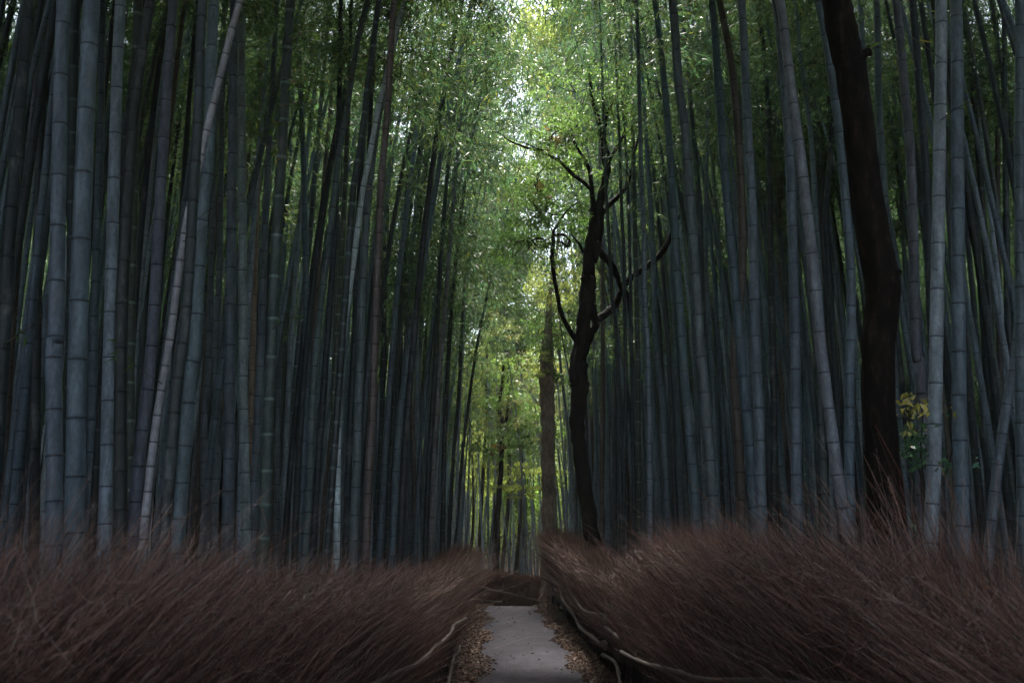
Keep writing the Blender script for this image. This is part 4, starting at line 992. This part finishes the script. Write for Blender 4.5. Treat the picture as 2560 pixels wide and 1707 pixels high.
# fence crossing behind the crest (drawn along x)
def cross_fence():
    Y = 26.6; root = empty('brush_fence', (-.6, Y, -.6), 'low brush fence crossing behind the crest where the path turns', 'fence', 'brush fences lining the path')
    mb = MB(); n = 26000
    x = rng.uniform(-2.6, 1.35, n); u = rng.random(n) * .6
    top = np.interp(x, [-2.6, -.5, .3, 1.35], [.95, .72, .55, .48]); g = ground(0 * x, Y + 0 * x)
    cl = np.sin(x * 5 + np.sin(x * 9)) * .5 + np.sin(x * 17) * .3
    h = (top - g) * (1 + .03 * cl) + rng.normal(size=n) * .05 - .12 * (u / .6 - .5) ** 2
    front = u < .1; h = np.where(front, h * rng.uniform(.5, .9, n), h); st = h * np.where(front, 0, rng.uniform(.3, .7, n))
    K = 4; t = np.linspace(0, 1, K)[None, :]; lx = rng.normal(size=n) * .08 + .12; ly = -rng.uniform(.05, .25, n)
    z = st[:, None] + (h - st)[:, None] * t; q = (z / h[:, None]) ** 2.5
    P = np.stack([x[:, None] + lx[:, None] * q, (Y + u)[:, None] + ly[:, None] * q, g[:, None] + z], -1)
    r = unit(np.cross(np.array([0, 0, 1.0]), rng.normal(size=(n, 3)))); w = (.0045 * rng.uniform(.6, 1.4, n))[:, None, None] * np.linspace(1, .3, K)[None, :, None]
    V = np.stack([P + r[:, None] * w, P - r[:, None] * w], 2).reshape(-1, 3)
    i = np.arange(K - 1) * 2; f = np.stack([i, i + 1, i + 3, i + 2], -1); Fc = (np.arange(n)[:, None, None] * (K * 2) + f[None]).reshape(-1, 4)
    base = np.array([.15, .095, .078])[None] * rng.uniform(.5, 1.5, (n, 1))
    mb.add(V - np.array(root.location), Fc, np.repeat(base, K * 2, 0)); mb.obj('brush', [M_BRUSH], root)
    mb = MB()
    xs = np.linspace(-2.6, 1.35, 12); rows = [[[a, Y + .08, -1.1], [a, Y + .08, float(np.interp(a, [-2.6, 1.35], [.55, .2]))], [a, Y + .5, float(np.interp(a, [-2.6, 1.35], [.55, .2]))], [a, Y + .5, -1.1]] for a in xs]  # same added core, stops light passing through this fence
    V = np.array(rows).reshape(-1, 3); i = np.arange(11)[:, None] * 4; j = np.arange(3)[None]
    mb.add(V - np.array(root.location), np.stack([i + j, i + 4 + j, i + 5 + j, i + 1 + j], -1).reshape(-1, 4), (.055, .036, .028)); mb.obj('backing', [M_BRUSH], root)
    for s in ("E:625,1122 E:690,1137 E:750,1150 E:830,1168 E:912,1190", "E:560,1182 E:600,1184 E:650,1187 E:740,1196"):
        P = np.array([pt(a, b, Y - .12) for a, b in parse(s)]); mb = MB(); PP = catmull(P, 5)
        tube(mb, PP - np.array(root.location), .026 * (1 + .1 * rng.normal(size=len(PP))), 8, (.24, .20, .17), 0, rough=.12); mb.obj('rail', [M_RAIL], root)
cross_fence()

# ------------------------------------------------------------------ ground, path, litter
def sheet(name, xs, ys, zf, m, kind='structure'):
    X, Yg = np.meshgrid(xs, ys); Z = zf(X, Yg); V = np.stack([X, Yg, Z], -1).reshape(-1, 3)
    nx, ny = len(xs), len(ys); i = np.arange(ny - 1)[:, None] * nx; j = np.arange(nx - 1)[None]
    mb = MB(); mb.add(V, np.stack([i + j, i + j + 1, i + nx + j + 1, i + nx + j], -1).reshape(-1, 4), (1, 1, 1))
    o = mb.obj(name, [m]); o['kind'] = kind; return o
def gz2(x, y): return ground(x, y) + .02 * np.sin(x * 2.1 + y * .7) * sstep(2.2, 4, np.abs(x - .5)) - .012
xs = np.unique(np.concatenate([np.linspace(-120, -50, 8), np.linspace(-50, -4, 24), np.linspace(-4, 6, 41), np.linspace(6, 50, 24), np.linspace(50, 120, 8)]))
ys = np.unique(np.concatenate([np.linspace(-55, 0, 20), np.linspace(0, 40, 81), np.linspace(40, 155, 46)]))
gr = sheet('ground', xs, ys, gz2, M_SOIL)
# path: straight, then bending left beyond the crest
def path_sheet():
    ys = np.concatenate([np.arange(-4, 22, .4), np.arange(22, 27, .2)]); k = 9; rows = []
    for y in ys:
        c = .565 - 2.5 * float(sstep(23.5, 27.5, y)) ; w0 = .69 + .02 * math.sin(y * 2.3) + .015 * math.sin(y * 5.1)
        for j in range(k):
            t = j / (k - 1) * 2 - 1; x = c + t * (w0 + .02 * math.sin(y * 3.7 + (1 if t > 0 else 0) * 2))
            rows.append((x, y, float(ground(x, y)) + .008 + .012 * (1 - t * t)))
    V = np.array(rows); n = len(ys); i = np.arange(n - 1)[:, None] * k; j = np.arange(k - 1)[None]
    mb = MB(); mb.add(V, np.stack([i + j, i + j + 1, i + k + j + 1, i + k + j], -1).reshape(-1, 4), (1, 1, 1))
    o = mb.obj('path', [M_ASPH]); o['kind'] = 'structure'
path_sheet()
def litter():
    mb = MB(); n = 80000
    y = 6 + (28 - 6) * rng.random(n) ** .9
    s = rng.random(n) < .5
    e = rng.random(n) ** 1.35
    x = np.where(s, -.50 + e * (.50 + .10 * np.sin(y * 1.9) + .05 * np.sin(y * 5.3)), 1.62 - e * (.46 + .08 * np.sin(y * 2.3 + 1) + .05 * np.sin(y * 6.1)))
    few = rng.random(n) < .004; x = np.where(few, rng.uniform(-.2, 1.3, n), x)
    z = ground(x, y) + .012 + rng.random(n) ** 2 * .035 + np.where(few, .012, 0)
    b = np.stack([x, y, z], 1); d = rng.normal(size=(n, 3)); d[:, 2] *= .3
    ln = rng.uniform(.022, .06, n) * np.interp(y, [6, 24], [1, 1.3])
    pal = np.array([(.25, .175, .135), (.17, .115, .09), (.34, .26, .205), (.08, .056, .045), (.25, .145, .10)])
    c = pal[rng.integers(0, 5, n)] * rng.uniform(.7, 1.2, (n, 1))
    c[few] = np.array([.05, .035, .03])
    leaves(mb, b, d, ln, ln * rng.uniform(.2, .42, n), c, 0, .5)
    o = mb.obj('leaf_litter', [M_LITTER]); o['kind'] = 'stuff'; o['label'] = 'dry brown leaves drifted along both edges of the asphalt path'; o['category'] = 'leaf litter'
litter()

# far wood closing the horizon and screening side light: shade-dark sides, bright middle bank
def far_wood():
    mb = MB(); n = 240000
    a = rng.uniform(0, 2 * PI, n)
    side = rng.random(n)
    x = np.where(side < .22, rng.uniform(-40, -29, n), np.where(side < .44, rng.uniform(29, 40, n), np.where(side < .72, rng.uniform(6.3, 36, n) * np.where(rng.random(n) < .5, -1, 1), rng.uniform(-7, 9.5, n))))
    y = np.where(side < .44, rng.uniform(-12, 56, n), np.where(side < .72, rng.uniform(47, 62, n), rng.uniform(64, 90, n)))
    hh = 8.0 + 2 * np.sin(x * .5) + 2 * np.sin(y * .33)
    z = ground(x, y) + rng.random(n) * np.where(side < .72, 25 + hh * .3, 4 + hh)
    base = np.stack([x, y, z], 1); ln = rng.uniform(.5, 1.1, n)
    c = np.where(side[:, None] < .72, np.array([[.012, .02, .011]]), np.array([[.34, .40, .15]])) * rng.uniform(.5, 1.5, (n, 1))  # side leaves carry shade as near-black colour; middle bank raised for glow
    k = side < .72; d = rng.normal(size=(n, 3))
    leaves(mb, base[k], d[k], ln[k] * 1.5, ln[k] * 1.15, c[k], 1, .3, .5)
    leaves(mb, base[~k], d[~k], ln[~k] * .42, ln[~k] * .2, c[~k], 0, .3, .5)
    o = mb.obj('distant_woods', [M_LEAF, M_WOODS]); o['kind'] = 'stuff'; o['label'] = 'distant woods beyond the grove, sides coloured dark as shade, middle bright'; o['category'] = 'woods'
far_wood()

# faint forest air: one closed box round everything
def haze():
    me = bpy.data.meshes.new('haze'); v = [(x, y, z) for x in (-130, 130) for y in (-60, 160) for z in (-3, 46)]
    me.from_pydata(v, [], [(0, 1, 3, 2), (4, 6, 7, 5), (0, 4, 5, 1), (2, 3, 7, 6), (0, 2, 6, 4), (1, 5, 7, 3)])
    m = bpy.data.materials.new('forest_air'); m.use_nodes = True; n = m.node_tree.nodes; n.clear()
    pv = n.new('ShaderNodeVolumePrincipled'); pv.inputs['Density'].default_value = .0008; pv.inputs['Color'].default_value = (.93, .96, .93, 1)
    ou = n.new('ShaderNodeOutputMaterial'); m.node_tree.links.new(pv.outputs[0], ou.inputs['Volume']); me.materials.append(m)
    o = link(me, 'haze'); o['kind'] = 'stuff'; o['label'] = 'faint pale forest air along the path'; o['category'] = 'haze'
haze()

# ------------------------------------------------------------------ light, world, camera
SUN_EL, SUN_AZ = math.radians(58), math.radians(2)      # azimuth measured from +Y towards +X
w = bpy.data.worlds.new('World'); scene.world = w; w.use_nodes = True
n, l = w.node_tree.nodes, w.node_tree.links; n.clear()
sky = n.new('ShaderNodeTexSky'); sky.sky_type = 'NISHITA'; sky.sun_disc = False; sky.sun_elevation = SUN_EL; sky.sun_rotation = SUN_AZ
sky.air_density = 1.0; sky.dust_density = 1.0; sky.ozone_density = 1.6
bg = n.new('ShaderNodeBackground'); bg.inputs[1].default_value = .15; hs = n.new('ShaderNodeHueSaturation'); hs.inputs['Saturation'].default_value = .55; l.new(sky.outputs[0], hs.inputs['Color']); l.new(hs.outputs[0], bg.inputs[0])
wo = n.new('ShaderNodeOutputWorld'); l.new(bg.outputs[0], wo.inputs[0])
sd = bpy.data.lights.new('sun', 'SUN'); sd.energy = 4.5; sd.angle = math.radians(8); sd.color = (1, .96, .89)
so = bpy.data.objects.new('sun', sd); C.objects.link(so)
d = Vector((math.sin(SUN_AZ) * math.cos(SUN_EL), math.cos(SUN_AZ) * math.cos(SUN_EL), math.sin(SUN_EL)))
so.rotation_euler = d.to_track_quat('Z', 'Y').to_euler(); so.location = (0, 0, 30)

cd = bpy.data.cameras.new('camera'); co = bpy.data.objects.new('camera', cd); C.objects.link(co)
cd.sensor_width = 36; cd.lens = F / 1024 * 36; cd.clip_end = 1500; cd.clip_start = .05
co.location = (0, 0, CAMZ)
fwd = Vector(ray(CX, CY)); co.rotation_euler = fwd.to_track_quat('-Z', 'Y').to_euler()
cd.dof.use_dof = True; cd.dof.focus_distance = 21; cd.dof.aperture_fstop = 5.0
scene.camera = co
scene.view_settings.view_transform = 'Standard'; scene.view_settings.look = 'None'; scene.view_settings.exposure = 1.88; scene.view_settings.gamma = 1
cy = scene.cycles
cy.max_bounces = 5; cy.diffuse_bounces = 3; cy.glossy_bounces = 2; cy.transmission_bounces = 3; cy.transparent_max_bounces = 4
cy.use_denoising = True; cy.use_adaptive_sampling = True; cy.adaptive_threshold = .03
cy.use_light_tree = False; cy.sample_clamp_direct = 4.0; cy.sample_clamp_indirect = 4.0
